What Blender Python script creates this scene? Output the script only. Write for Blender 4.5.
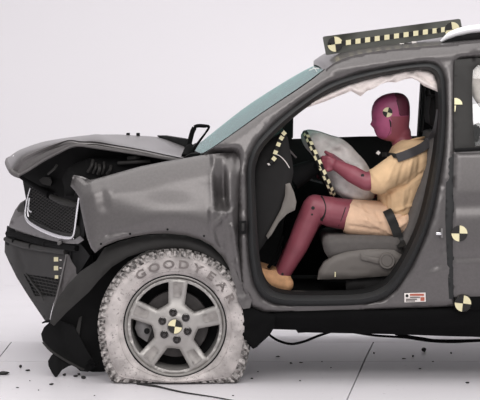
import bpy, bmesh, math, random
import numpy as np
from mathutils import Vector, Matrix
from mathutils.geometry import delaunay_2d_cdt
from mathutils.bvhtree import BVHTree

for o in list(bpy.data.objects):
    bpy.data.objects.remove(o)
SC = bpy.context.scene
COL = SC.collection
random.seed(4)
rng = np.random.RandomState(7)

# ------------------------------------------------------------------ camera
# shift-lens telephoto, level, square to the car's flank.
D, F, ZC, CX, CY = 10.0, 2150.0, 1.558, 240.0, 50.0
cd = bpy.data.cameras.new('camera')
cam = bpy.data.objects.new('camera', cd)
COL.objects.link(cam)
cam.location = (0, -D, ZC)
cam.rotation_euler = (math.pi / 2, 0, 0)
cd.sensor_fit = 'HORIZONTAL'
cd.sensor_width = 36
cd.lens = F * 36 / 480
cd.shift_y = -150 / 480
cd.clip_end = 200
SC.camera = cam

# ------------------------------------------------------------------ light
w = bpy.data.worlds.new('studio')
SC.world = w
w.use_nodes = True
w.node_tree.nodes['Background'].inputs[0].default_value = (1.0, 0.975, 0.985, 1)
w.node_tree.nodes['Background'].inputs[1].default_value = 0.62


def area(name, loc, target, sx, sy, power, col=(1, 1, 1)):
    l = bpy.data.lights.new(name, 'AREA')
    l.shape = 'RECTANGLE'
    l.size, l.size_y, l.energy, l.color = sx, sy, power, col
    o = bpy.data.objects.new(name, l)
    COL.objects.link(o)
    o.location = loc
    o.rotation_euler = (Vector(target) - Vector(loc)).to_track_quat('-Z', 'Y').to_euler()
    return o


area('overhead_softbox', (0.8, 0.2, 5.4), (0.8, 0.4, 0), 10.0, 7.5, 350, (1, 0.98, 0.96))
area('front_softbox', (0.0, -6.6, 5.2), (0.1, 0.2, 0.7), 6.0, 2.6, 240, (1, 0.97, 0.95))
area('cyclorama_wash', (1.8, 2.6, 6.2), (1.4, 6.6, 0.8), 3.0, 1.4, 85, (0.97, 0.98, 1))
vs = SC.view_settings
vs.view_transform = 'Standard'
vs.look = 'None'
vs.exposure = 0.0
vs.gamma = 1.0
vs.use_curve_mapping = False


# ------------------------------------------------------------------ helpers
def lin(c):
    r = []
    for v in c:
        v = v / 255.0
        r.append(v / 12.92 if v <= 0.04045 else ((v + 0.055) / 1.055) ** 2.4)
    return r


MATS = {}


def mat(name, rgb, rough=0.5, metal=0.0, spec=0.5, coat=0.0, var=0.0, vscale=8.0, bump=0.0, bscale=60.0,
        rgb2=None, speck=None, spscale=40, spth=0.6, alpha=None, detail=4, trans=0.0):
    """Principled material with optional procedural colour mottling, specks and relief."""
    m = bpy.data.materials.new(name)
    m.use_nodes = True
    nt = m.node_tree
    b = nt.nodes['Principled BSDF']
    c = lin(rgb) + [1]
    b.inputs['Base Color'].default_value = c
    b.inputs['Roughness'].default_value = rough
    b.inputs['Metallic'].default_value = metal
    b.inputs['Specular IOR Level'].default_value = spec
    b.inputs['Coat Weight'].default_value = coat
    b.inputs['Coat Roughness'].default_value = 0.12
    tc = nt.nodes.new('ShaderNodeTexCoord')
    out = None
    if var > 0 or rgb2:
        n = nt.nodes.new('ShaderNodeTexNoise')
        n.inputs['Scale'].default_value = vscale
        n.inputs['Detail'].default_value = detail
        nt.links.new(tc.outputs['Object'], n.inputs['Vector'])
        r = nt.nodes.new('ShaderNodeValToRGB')
        lo = [v * (1 - var) for v in c[:3]] + [1]
        hi = (lin(rgb2) + [1]) if rgb2 else [min(1, v * (1 + var)) for v in c[:3]] + [1]
        r.color_ramp.elements[0].position = 0.35
        r.color_ramp.elements[0].color = lo
        r.color_ramp.elements[1].position = 0.65
        r.color_ramp.elements[1].color = hi
        nt.links.new(n.outputs['Fac'], r.inputs['Fac'])
        out = r.outputs['Color']
    if speck:
        n2 = nt.nodes.new('ShaderNodeTexNoise')
        n2.inputs['Scale'].default_value = spscale
        n2.inputs['Detail'].default_value = 6
        nt.links.new(tc.outputs['Object'], n2.inputs['Vector'])
        r2 = nt.nodes.new('ShaderNodeValToRGB')
        r2.color_ramp.elements[0].position = spth
        r2.color_ramp.elements[0].color = (0, 0, 0, 1)
        r2.color_ramp.elements[1].position = spth + 0.04
        r2.color_ramp.elements[1].color = (1, 1, 1, 1)
        nt.links.new(n2.outputs['Fac'], r2.inputs['Fac'])
        mx = nt.nodes.new('ShaderNodeMixRGB')
        mx.inputs[1].default_value = c
        mx.inputs[2].default_value = lin(speck) + [1]
        if out:
            nt.links.new(out, mx.inputs[1])
        nt.links.new(r2.outputs['Color'], mx.inputs[0])
        out = mx.outputs['Color']
    if out:
        nt.links.new(out, b.inputs['Base Color'])
    if bump > 0:
        n3 = nt.nodes.new('ShaderNodeTexNoise')
        n3.inputs['Scale'].default_value = bscale
        n3.inputs['Detail'].default_value = 5
        nt.links.new(tc.outputs['Object'], n3.inputs['Vector'])
        bp = nt.nodes.new('ShaderNodeBump')
        bp.inputs['Strength'].default_value = bump
        bp.inputs['Distance'].default_value = 0.02
        nt.links.new(n3.outputs['Fac'], bp.inputs['Height'])
        nt.links.new(bp.outputs['Normal'], b.inputs['Normal'])
    MATS[name] = m
    return m


def glass(name, rgb, gloss=0.12, gl=(0.84, 0.98, 0.98, 1)):
    m = bpy.data.materials.new(name)
    m.use_nodes = True
    nt = m.node_tree
    nt.nodes.clear()
    out = nt.nodes.new('ShaderNodeOutputMaterial')
    t = nt.nodes.new('ShaderNodeBsdfTransparent')
    t.inputs[0].default_value = lin(rgb) + [1]
    g = nt.nodes.new('ShaderNodeBsdfGlossy')
    g.inputs['Roughness'].default_value = 0.08
    g.inputs[0].default_value = gl
    mx = nt.nodes.new('ShaderNodeMixShader')
    mx.inputs[0].default_value = gloss
    nt.links.new(t.outputs[0], mx.inputs[1])
    nt.links.new(g.outputs[0], mx.inputs[2])
    nt.links.new(mx.outputs[0], out.inputs[0])
    MATS[name] = m
    return m


def P(x, y, Y):
    """point at depth Y (metres behind the car's near flank) measured at photo position x, y"""
    k = (D + Y) / F
    return Vector(((x - CX) * k, Y, ZC - (y - CY) * k))


def PX(m):   # metres -> photo px at near flank
    return m * F / D


LOC = {}


def adopt(o, parent):
    if parent is None:
        return
    o.parent = parent
    o.matrix_parent_inverse = Matrix.Translation(-LOC.get(parent.name, Vector((0, 0, 0))))


def put(name, me, parent=None, loc=None):
    o = bpy.data.objects.new(name, me)
    COL.objects.link(o)
    if loc is not None:
        o.location = loc
        LOC[o.name] = Vector(loc)
    adopt(o, parent)
    return o


def mk(name, verts, faces, m, parent=None, smooth=True, ang=None):
    me = bpy.data.meshes.new(name)
    me.from_pydata([tuple(v) for v in verts], [], faces)
    me.validate()
    me.update()
    if m is not None:
        me.materials.append(m)
    if smooth:
        for p in me.polygons:
            p.use_smooth = True
        if ang:
            me.set_sharp_from_angle(angle=math.radians(ang))
    return put(name, me, parent)


def empty(name, loc):
    o = bpy.data.objects.new(name, None)
    COL.objects.link(o)
    o.location = loc
    LOC[o.name] = Vector(loc)
    return o


def tag(o, label=None, cat=None, group=None, kind=None):
    if label:
        o['label'] = label
    if cat:
        o['category'] = cat
    if group:
        o['group'] = group
    if kind:
        o['kind'] = kind
    return o


def catmull(pts, n=6, closed=False):
    pts = [np.array(p, float) for p in pts]
    N = len(pts)
    out = []
    rngs = range(N) if closed else range(N - 1)
    for i in rngs:
        if closed:
            p0, p1, p2, p3 = pts[i - 1], pts[i], pts[(i + 1) % N], pts[(i + 2) % N]
        else:
            p1, p2 = pts[i], pts[i + 1]
            p0 = pts[i - 1] if i > 0 else 2 * p1 - p2
            p3 = pts[i + 2] if i + 2 < N else 2 * p2 - p1
        for j in range(n):
            t = j / n
            out.append(0.5 * ((2 * p1) + (-p0 + p2) * t + (2 * p0 - 5 * p1 + 4 * p2 - p3) * t * t
                              + (-p0 + 3 * p1 - 3 * p2 + p3) * t ** 3))
    if not closed:
        out.append(pts[-1])
    return out


def densify(loop, step):
    out = []
    for i in range(len(loop)):
        a, b = np.array(loop[i], float), np.array(loop[(i + 1) % len(loop)], float)
        n = max(1, int(math.ceil(np.linalg.norm(b - a) / step)))
        for j in range(n):
            out.append(a + (b - a) * j / n)
    return np.array(out)


def segdist(pts, loop):
    """distance of each point to a closed loop"""
    d = np.full(len(pts), 1e9)
    for i in range(len(loop)):
        d = np.minimum(d, sdist(pts, loop[i], loop[(i + 1) % len(loop)]))
    return d


def sdist(pts, a, b):
    a = np.array(a, float)
    b = np.array(b, float)
    ab = b - a
    t = np.clip(((pts - a) @ ab) / (ab @ ab + 1e-9), 0, 1)
    return np.linalg.norm(pts - (a + t[:, None] * ab), axis=1)


def inside(pts, loop):
    x, y = pts[:, 0], pts[:, 1]
    c = np.zeros(len(pts), bool)
    n = len(loop)
    for i in range(n):
        x1, y1 = loop[i]
        x2, y2 = loop[(i + 1) % n]
        if y1 == y2:
            continue
        cond = ((y1 > y) != (y2 > y)) & (x < (x2 - x1) * (y - y1) / (y2 - y1) + x1)
        c ^= cond
    return c


def sheet(name, outline, depth, m, parent=None, holes=(), step=5, thick=0.006, roll=0.0, rollw=4.0, creases=(),
          sm=False, ang=None, back=True, noise=0.0, nscale=6.0, wob=None):
    """A pressed panel: outline in photo px, depth(x, y) in metres gives its relief; real thickness behind it."""
    if sm:
        outline = catmull(outline, 5, True)
    loops = [densify(outline, step)] + [densify(catmull(h, 4, True) if sm else h, step) for h in holes]
    allv, edges = [], []
    for L in loops:
        s = len(allv)
        allv += [Vector(p) for p in L]
        edges += [(s + i, s + (i + 1) % len(L)) for i in range(len(L))]
    o = loops[0]
    xs = np.arange(o[:, 0].min() + step * 0.5, o[:, 0].max(), step)
    ys = np.arange(o[:, 1].min() + step * 0.5, o[:, 1].max(), step * 0.87)
    g = np.array([(x + (step / 2 if j % 2 else 0), y) for j, y in enumerate(ys) for x in xs]) if len(xs) and len(ys) else np.zeros((0, 2))
    if len(g):
        ok = inside(g, o)
        for L in loops[1:]:
            ok &= ~inside(g, L)
        g = g[ok]
        if len(g):
            dd = np.full(len(g), 1e9)
            for L in loops:
                dd = np.minimum(dd, segdist(g, L))
            g = g[dd > step * 0.45]
    allv += [Vector(p) for p in g]
    vo, eo, fo, ov, oe, of = delaunay_2d_cdt(allv, edges, [], 0, 1e-4)
    v2 = np.array([(v.x, v.y) for v in vo])
    tri = np.array([f for f in fo if len(f) == 3])
    cen = v2[tri].mean(axis=1)
    ok = inside(cen, o)
    for L in loops[1:]:
        ok &= ~inside(cen, L)
    tri = tri[ok]
    a = v2[tri[:, 1]] - v2[tri[:, 0]]
    b = v2[tri[:, 2]] - v2[tri[:, 0]]
    cr = a[:, 0] * b[:, 1] - a[:, 1] * b[:, 0]
    tri[cr < 0] = tri[cr < 0][:, ::-1]      # px y is down: positive px area faces the camera
    x, y = v2[:, 0], v2[:, 1]
    dep = depth(x, y) if callable(depth) else np.full(len(x), float(depth))
    dep = np.array(dep, float) + np.zeros(len(x))
    if roll:
        dd = np.full(len(v2), 1e9)
        for L in loops:
            dd = np.minimum(dd, segdist(v2, L))
        dep += roll * np.clip(1 - dd / rollw, 0, 1) ** 2
    for (c0, c1, cw, ca) in creases:
        dep += ca * np.clip(1 - sdist(v2, c0, c1) / cw, 0, 1)
    if noise:
        ph = np.array([3.1, 1.7, 0.3])
        for k, s in enumerate((1, 1.9, 3.3)):
            dep += noise / (k + 1) * np.sin(x / nscale * s + ph[k] + 1.3 * np.sin(y / nscale * s * 0.8)) * np.cos(y / nscale * s * 0.9 + ph[k])
    V = [P(x[i], y[i], dep[i]) for i in range(len(x))]
    n = len(V)
    faces = [tuple(int(q) for q in t) for t in tri]
    if thick:
        if callable(thick):
            tk = thick(x, y)
        else:
            tk = np.full(n, thick)
        V2 = [Vector((v.x, v.y + tk[i], v.z)) for i, v in enumerate(V)]
        cnt = {}
        for t in faces:
            for i in range(3):
                e = (t[i], t[(i + 1) % 3])
                cnt[e] = 1
        be = [e for e in cnt if (e[1], e[0]) not in cnt]
        V = V + V2
        faces = faces + [(t[2] + n, t[1] + n, t[0] + n) for t in faces]
        base = len(V)
        idx = {}
        for (i, j) in be:
            for q in (i, j):
                if q not in idx:
                    idx[q] = len(V)
                    V.append(V[q].copy())
                    V.append(V[q + n].copy())
            faces.append((idx[j], idx[i], idx[i] + 1, idx[j] + 1))
    return mk(name, V, faces, m, parent, True, ang)


def tube(name, pts, r, m, parent=None, n=8, closed=False, sm=4, cap=True):
    pts = [Vector(p) for p in (catmull(pts, sm, closed) if sm > 1 else pts)]
    N = len(pts)
    if isinstance(r, (list, tuple)):
        rr = np.interp(np.linspace(0, 1, N), np.linspace(0, 1, len(r)), r)
    else:
        rr = [r] * N
    V, Fc = [], []
    up = None
    for i in range(N):
        t = (pts[(i + 1) % N] - pts[i - 1]) if (closed or 0 < i < N - 1) else (pts[1] - pts[0] if i == 0 else pts[-1] - pts[-2])
        t.normalize()
        if up is None:
            up = Vector((0, 0, 1)) if abs(t.z) < 0.9 else Vector((1, 0, 0))
        a = up - t * up.dot(t)
        a.normalize()
        b = t.cross(a)
        up = a
        for k in range(n):
            q = 2 * math.pi * k / n
            V.append(pts[i] + (a * math.cos(q) + b * math.sin(q)) * rr[i])
    for i in range(N if closed else N - 1):
        for k in range(n):
            i2 = (i + 1) % N
            Fc.append((i * n + k, i * n + (k + 1) % n, i2 * n + (k + 1) % n, i2 * n + k))
    if cap and not closed:
        Fc.append(tuple(range(n))[::-1])
        Fc.append(tuple((N - 1) * n + k for k in range(n)))
    return mk(name, V, Fc, m, parent, True, 50)


def strap(name, pts, width, thick, m, parent, wdir=None, sm=5):
    """flat webbing swept through pts; wdir = width direction"""
    pts = [Vector(p) for p in (catmull(pts, sm) if sm > 1 else pts)]
    N = len(pts)
    V, Fc = [], []
    for i in range(N):
        t = pts[min(i + 1, N - 1)] - pts[max(i - 1, 0)]
        t.normalize()
        nrm = Vector((0, -1, 0)) if wdir is None else t.cross(Vector(wdir))
        nrm = nrm - t * nrm.dot(t)
        nrm.normalize()
        wv = t.cross(nrm)
        for s, q in ((-1, -1), (1, -1), (1, 1), (-1, 1)):
            V.append(pts[i] + wv * (s * width / 2) + nrm * (q * thick / 2))
    for i in range(N - 1):
        for k in range(4):
            Fc.append((i * 4 + k, i * 4 + (k + 1) % 4, (i + 1) * 4 + (k + 1) % 4, (i + 1) * 4 + k))
    Fc.append((3, 2, 1, 0))
    Fc.append(tuple((N - 1) * 4 + k for k in range(4)))
    o = mk(name, V, Fc, m, parent, True, 40)
    bm = bmesh.new()
    bm.from_mesh(o.data)
    bmesh.ops.recalc_face_normals(bm, faces=bm.faces)
    bm.to_mesh(o.data)
    bm.free()
    return o


def grid_sheet(name, rows, m, parent, down=(0, 0, -0.012), ang=40):
    """loft of equal-length rows of points with thickness along `down`"""
    R, C = len(rows), len(rows[0])
    V = [Vector(p) for r in rows for p in r]
    n = len(V)
    dn = Vector(down)
    V += [v + dn for v in V[:n]]
    Fc = []
    for i in range(R - 1):
        for j in range(C - 1):
            q = (i * C + j, i * C + j + 1, (i + 1) * C + j + 1, (i + 1) * C + j)
            Fc.append(q)
            Fc.append(tuple(k + n for k in q[::-1]))
    border = [j for j in range(C)] + [i * C + C - 1 for i in range(1, R)] + [(R - 1) * C + j for j in range(C - 2, -1, -1)] + [i * C for i in range(R - 2, 0, -1)]
    for k in range(len(border)):
        a, b = border[k], border[(k + 1) % len(border)]
        Fc.append((b, a, a + n, b + n))
    o = mk(name, V, Fc, m, parent, True, None)
    bm = bmesh.new()
    bm.from_mesh(o.data)
    bmesh.ops.recalc_face_normals(bm, faces=bm.faces)
    bm.to_mesh(o.data)
    bm.free()
    o.data.set_sharp_from_angle(angle=math.radians(ang))
    return o


def box(name, lo, hi, m, parent=None, bev=0.004, rot=None):
    bm = bmesh.new()
    bmesh.ops.create_cube(bm, size=1)
    lo, hi = Vector(lo), Vector(hi)
    c = (lo + hi) / 2
    s = hi - lo
    for v in bm.verts:
        v.co = Vector((v.co.x * s.x, v.co.y * s.y, v.co.z * s.z))
    if bev:
        bmesh.ops.bevel(bm, geom=bm.edges[:], offset=min(bev, min(s) * 0.4), segments=2, profile=0.5, affect='EDGES')
    if rot is not None:
        bmesh.ops.rotate(bm, verts=bm.verts, matrix=rot, cent=(0, 0, 0))
    bmesh.ops.translate(bm, verts=bm.verts, vec=c)
    me = bpy.data.meshes.new(name)
    bm.to_mesh(me)
    bm.free()
    me.materials.append(m)
    for p in me.polygons:
        p.use_smooth = True
    me.set_sharp_from_angle(angle=math.radians(40))
    return put(name, me, parent)


def lathe(name, prof, c, m, parent=None, n=64, deform=None, closed=False, ang=35):
    """revolve (r, y) about the Y axis through c=(x, z)"""
    V, Fc = [], []
    K = len(prof)
    for i in range(n):
        a = 2 * math.pi * i / n
        for (r, y) in prof:
            rr, yy = (deform(a, r, y) if deform else (r, y))
            V.append((c[0] + rr * math.cos(a), yy, c[1] + rr * math.sin(a)))
    for i in range(n):
        for k in range(K if closed else K - 1):
            k2 = (k + 1) % K
            i2 = (i + 1) % n
            Fc.append((i * K + k, i * K + k2, i2 * K + k2, i2 * K + k))
    o = mk(name, V, Fc, m, parent, True, None)
    bm = bmesh.new()
    bm.from_mesh(o.data)
    bmesh.ops.remove_doubles(bm, verts=bm.verts, dist=1e-6)
    bmesh.ops.recalc_face_normals(bm, faces=bm.faces)
    bm.to_mesh(o.data)
    bm.free()
    o.data.set_sharp_from_angle(angle=math.radians(ang))
    return o


def mesh_bars(name, poly, depth, pitch, angs, r, m, parent):
    """woven grille insert: thin bars across a polygon in several directions (one mesh)"""
    V, Fc = [], []
    poly = [np.array(p, float) for p in poly]
    for ai, aa in enumerate(angs):
        d = np.array([math.cos(aa), math.sin(aa)])
        nn = np.array([-d[1], d[0]])
        s = [p @ nn for p in poly]
        k = min(s) + pitch * 0.5
        while k < max(s):
            hits = []
            for i in range(len(poly)):
                a, b = poly[i], poly[(i + 1) % len(poly)]
                sa, sb = a @ nn - k, b @ nn - k
                if sa * sb < 0:
                    q = a + (b - a) * sa / (sa - sb)
                    hits.append(q @ d)
            hits.sort()
            for h in range(0, len(hits) - 1, 2):
                L = hits[h + 1] - hits[h]
                ns = max(1, int(L / 8))
                for e in range(ns):
                    q0 = d * (hits[h] + L * e / ns) + nn * k
                    q1 = d * (hits[h] + L * (e + 1) / ns) + nn * k
                    for q in (q0, q1):
                        pass
                    base = len(V)
                    for q in (q0, q1):
                        z = depth(q[0], q[1]) + ai * 0.002
                        p = P(q[0], q[1], z)
                        nv = Vector((nn[0], 0, -nn[1])) * r
                        V += [p + nv, p - nv, p + Vector((0, -r * 1.4, 0))]
                    Fc += [(base, base + 3, base + 5, base + 2), (base + 2, base + 5, base + 4, base + 1), (base + 1, base + 4, base + 3, base)]
            k += pitch
    return mk(name, V, Fc, m, parent, False)


# ------------------------------------------------------------------ materials
paint = mat('grey_metallic_paint', (98, 95, 95), rough=0.36, metal=0.55, coat=0.2, var=0.05, vscale=90)
paint_dull = mat('scuffed_grey_paint', (98, 95, 95), rough=0.5, metal=0.25, var=0.1, vscale=14)
cladding = mat('dark_grey_plastic', (44, 43, 42), rough=0.65, spec=0.35, var=0.1, vscale=10)
black = mat('black_plastic', (7, 7, 8), rough=0.85, spec=0.15, var=0.15, vscale=12)
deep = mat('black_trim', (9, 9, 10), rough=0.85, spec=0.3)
rubber = mat('rubber_seal', (35, 36, 37), rough=0.6, spec=0.4)
chrome = mat('chrome', (235, 235, 238), rough=0.18, metal=0.9)
dullmetal = mat('dull_steel', (120, 118, 118), rough=0.45, metal=0.6, var=0.15, vscale=20)
disc_m = mat('dark_brake_steel', (66, 63, 62), rough=0.5, metal=0.5, var=0.2, vscale=30)
wind = glass('tinted_windscreen_glass', (188, 222, 216), 0.42)
sideglass = glass('side_window_glass', (240, 241, 240), 0.05, (1, 1, 1, 1))
tyre_m = mat('chalked_tyre_rubber', (183, 177, 175), rough=0.9, spec=0.2, var=0.3, vscale=11, detail=8, speck=(150, 145, 143), spscale=75, spth=0.6, bump=0.15, bscale=80)
tread_m = mat('chalked_tread', (190, 185, 182), rough=0.9, rgb2=(70, 67, 66), var=0.0, vscale=55, bump=0.2, bscale=90)
letter_m = mat('tyre_lettering', (118, 112, 110), rough=0.85, var=0.2, vscale=30)
rim_m = mat('cast_alloy', (172, 169, 166), rough=0.42, metal=0.45, var=0.06, vscale=30)
rim_dark = mat('sooty_alloy', (150, 146, 143), rough=0.55, metal=0.3, var=0.15, vscale=30)
nut_m = mat('black_chrome_nut', (74, 72, 72), rough=0.16, metal=0.8)
cream = mat('cream_target_print', (232, 224, 184), rough=0.6)
ink = mat('black_target_print', (24, 23, 22), rough=0.6)
board_m = mat('olive_grey_board', (80, 81, 76), rough=0.6, var=0.06, vscale=20)
seat_m = mat('grey_seat_fabric', (92, 88, 86), rough=0.85, var=0.06, vscale=40, bump=0.1, bscale=200)
seatside = mat('seat_side_plastic', (104, 99, 95), rough=0.6, var=0.04, vscale=12)
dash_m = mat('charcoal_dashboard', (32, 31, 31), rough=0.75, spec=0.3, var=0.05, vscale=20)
greytrim = mat('grey_interior_trim', (118, 113, 108), rough=0.6)
belt_m = mat('charcoal_webbing', (66, 64, 66), rough=0.7)
skin = mat('maroon_vinyl_skin', (140, 72, 84), rough=0.45, var=0.1, vscale=9)
skin2 = mat('magenta_face_vinyl', (166, 80, 118), rough=0.45, var=0.12, vscale=14)
skin3 = mat('dark_maroon_skullcap', (96, 44, 60), rough=0.5, var=0.08, vscale=14)  # cap's own maroon vinyl, darkened further by shading put into the colour
shirt_m = mat('tan_cotton', (222, 188, 148), rough=0.9, var=0.07, vscale=16, bump=0.25, bscale=22)
short_m = mat('peach_cotton', (232, 196, 166), rough=0.9, var=0.06, vscale=18, bump=0.3, bscale=26)
shoe_m = mat('tan_shoe_suede', (214, 164, 122), rough=0.8, var=0.12, vscale=30)
bag_m = mat('grey_airbag_cloth', (196, 191, 188), rough=0.85, var=0.14, vscale=12, rgb2=(222, 217, 214), bump=0.25, bscale=18)
stain_m = mat('pink_stained_airbag_cloth', (150, 96, 108), rough=0.85, var=0.2, vscale=20)
curtain_m = mat('white_curtain_airbag_cloth', (240, 230, 226), rough=0.85, var=0.04, vscale=22, bump=0.2, bscale=26)
white_m = mat('white_sticker', (232, 226, 222), rough=0.6)
red_m = mat('red_print', (178, 96, 76), rough=0.6)
silver = mat('silver_roof_rail', (226, 226, 228), rough=0.35, metal=0.3)
debris_m = mat('broken_black_plastic', (30, 29, 29), rough=0.7)
cyc = mat('white_studio_paint', (213, 210, 214), rough=0.42, spec=0.45)
floor_m = mat('white_floor_paint', (215, 212, 216), rough=0.42, spec=0.45, var=0.02, vscale=2.2, speck=(186, 183, 186), spscale=30, spth=0.68)
gap_m = mat('dark_floor_joint', (70, 68, 68), rough=0.9)

# ------------------------------------------------------------------ the studio
floor = mk('floor', [(-14, -14, -0.03), (14, -14, -0.03), (14, 4.3, -0.03), (-14, 4.3, -0.03)], [(0, 1, 2, 3)], gap_m, None, False)
tag(floor, 'white painted studio floor made of large plates with thin joints', 'floor', kind='structure')
G = 0.003


def plate(x0a, x0b, x1a, x1b, y0, y1):
    # left edge runs x0a (front) to x0b (back), right edge x1a to x1b
    t = [(x0a + G, y0 + G), (x1a - G, y0 + G), (x1b - G, y1 - G), (x0b + G, y1 - G)]
    V = [(x, y, 0) for x, y in t] + [(x, y, -0.03) for x, y in t]
    mk('floor_plate', V, [(0, 1, 2, 3), (7, 6, 5, 4), (0, 4, 5, 1), (1, 5, 6, 2), (2, 6, 7, 3), (3, 7, 4, 0)], floor_m, floor, False)


plate(-14, -14, -1.18, 0.62, -14, 0.755)
plate(-1.18, 0.62, 14, 14, -14, 0.755)
plate(-14, -14, -1.22, -1.22, 0.755, 1.47)
plate(-1.22, -1.22, 0.62, 0.712, 0.755, 1.47)
plate(0.62, 0.712, 14, 14, 0.755, 1.47)
plate(-14, -14, 14, 14, 1.47, 4.3)
# seamless cyclorama: cove and back wall
rows = []
for i in range(13):
    a = math.pi / 2 * i / 12
    rows.append([(x, 4.3 + 2.4 * math.sin(a), 2.4 - 2.4 * math.cos(a)) for x in (-14, -7, 0, 7, 14)])
rows.append([(x, 6.7, 7.5) for x in (-14, -7, 0, 7, 14)])
wb = grid_sheet('wall_back', rows, cyc, None, (0, 0.05, -0.05), 60)
tag(wb, 'seamless white studio backdrop wall curving into the floor', 'wall', kind='structure')

# ------------------------------------------------------------------ THE CAR
car = empty('crashed_suv', (0.4, 0.9, 0))
tag(car, 'grey metallic SUV with crumpled front end, its front door removed after a crash test', 'car')


def side(x, y):
    """depth of the near flank: tumblehome above the belt line, gentle bulge below"""
    x = np.asarray(x, float)
    y = np.asarray(y, float)
    up = 0.055 + (152 - y) * 0.0016
    lo = 0.055 - 0.055 * np.sin(np.clip((y - 152) / 185, 0, 1) * math.pi)
    return np.where(y < 152, up, lo)


def front(x, y=0):
    """depth of the slanted, crushed nose: near corner pushed back"""
    return 0.16 + (80 - np.asarray(x, float)) * 0.0155


# --- body side frame (A-pillar, cant rail, B-pillar, sill, hinge pillar)
ap_out = [(248, 240), (247.5, 200), (247, 172), (250, 156), (257, 142), (275, 123), (300, 103), (328, 84.5), (360, 73.5), (398, 66),
          (425, 63), (436, 65), (442, 71), (445, 82), (446, 112), (444, 148), (439, 182), (432, 215), (423, 241), (411, 267),
          (397, 288), (383, 299), (362, 304.5), (330, 306), (295, 306), (275, 303.5), (262, 297), (254, 283), (250, 262)]
ap_in = [(258, 240), (256, 200), (255, 174), (257.5, 160), (264, 147), (281, 129), (304, 109.5), (331, 92), (362, 81), (399, 73),
         (422, 70), (430, 71.5), (435, 76), (437.5, 85), (438.5, 112), (436.5, 146), (431, 180), (423.5, 213), (415, 237), (403, 261),
         (391, 279), (380, 288), (362, 293.5), (330, 295), (296, 295), (280, 293), (270, 288), (263.5, 277), (260, 260)]
outer = [(194, 158), (206, 152.5), (222, 142), (242, 128), (262, 113.5), (281, 101), (300, 88.5), (314, 78.5), (326, 69), (336, 62), (350, 56.5), (372, 52),
         (400, 48.5), (440, 45), (480, 40.5), (540, 37), (640, 36), (640, 56), (540, 55), (480, 57), (460, 59), (456.5, 64),
         (456, 120), (456, 200), (456, 306), (420, 307.5), (380, 309), (340, 310), (300, 311), (264, 312.5), (248, 306),
         (240, 292), (236, 262), (233, 230), (233, 190), (236, 166), (220, 165), (200, 163)]
cr = [((262, 118), (330, 76), 5, -0.006), ((334, 69), (470, 52), 6, -0.012), ((449, 70), (447, 180), 4, -0.005), ((446, 185), (444, 250), 4, 0.010), ((444, 250), (436, 268), 4, 0.010),
      ((436, 262), (404, 290), 5, 0.008), ((424, 274), (452, 270), 5, -0.004),
      ((236, 240), (250, 239), 3, -0.012), ((237, 205), (246, 212), 4, 0.014), ((239, 182), (236, 235), 3, -0.015), ((240, 168), (243, 178), 4, -0.02),
      ((262, 309), (450, 305), 3, -0.006)]
body = sheet('body_side', outer, lambda x, y: side(x, y) + 0.10 * np.clip((242 - x) / 8, 0, 1) * np.clip((y - 147) / 8, 0, 1), paint, car, holes=[ap_out], step=4, thick=0.02, roll=0.02, rollw=4, creases=cr)
tag(body, 'grey pillar, roof edge and sill framing the open doorway')
# rubber seal round the doorway, jamb inside it
seal_hole = ap_in
so = catmull(ap_out, 4, True)
si = catmull(ap_in, 4, True)
seal_rows = []
for q in range(5):
    t = q / 4
    row = []
    for a, b in zip(so, si):
        px = a * (1 - t) + b * t
        dy = 0.012 - 0.032 * math.sin(math.pi * min(1, t * 1.15)) + 0.09 * max(0, t - 0.8)
        row.append(P(px[0], px[1], float(side(px[0], px[1])) + dy))
    row.append(row[0])
    seal_rows.append(row)
grid_sheet('door_seal', seal_rows, rubber, car, (0, 0.03, 0), 60)
jr = []
for q in range(4):
    t = q / 3
    row = []
    for b in si:
        row.append(P(b[0], b[1], float(side(b[0], b[1])) + 0.03) + Vector((0, 0.17 * t, 0)))
    row.append(row[0])
    jr.append(row)
grid_sheet('door_jamb', jr, deep, car, (0, 0, 0.002), 60)

# --- windscreen
near_g = [(196, 158), (210, 150), (232, 135), (262, 113.5), (300, 88), (322, 72), (334, 63)]
mid_g = [(180, 158), (203, 141), (224, 124), (251, 103.5), (288, 80), (311, 67.5), (328, 60.5)]
ng = [P(x, y, 0.16 + 0.0011 * (158 - y)) for x, y in catmull(near_g, 3)]
mg = [P(x, y, 0.9) for x, y in catmull(mid_g, 3)]
gl = []
for a, m_ in zip(ng, mg):
    row = []
    for j in range(17):
        u = -1 + 2 * j / 16
        k = 1 - abs(u) ** 2.2
        Y = 0.9 + u * (0.9 - a.y)
        row.append(Vector((a.x + (m_.x - a.x) * k, Y, a.z + (m_.z - a.z) * k)))
    gl.append(row)
ws = grid_sheet('windscreen', gl, wind, car, (0.003, 0, -0.004), 60)
tag(ws, 'pale teal windscreen glass')
tube('windscreen_gasket', [p + Vector((0.002, -0.006, 0.0)) for p in ng], 0.006, deep, car, 6, sm=1)
# cracks near the top edge
for k, (x0, y0, x1, y1) in enumerate([(309, 70.5, 319, 68.5), (313, 67, 317, 72)]):
    tube('glass_crack', [P(x0, y0, 0.40), P((x0 + x1) / 2, (y0 + y1) / 2 - 1, 0.40), P(x1, y1, 0.40)], 0.0016, white_m, ws, 5)

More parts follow.
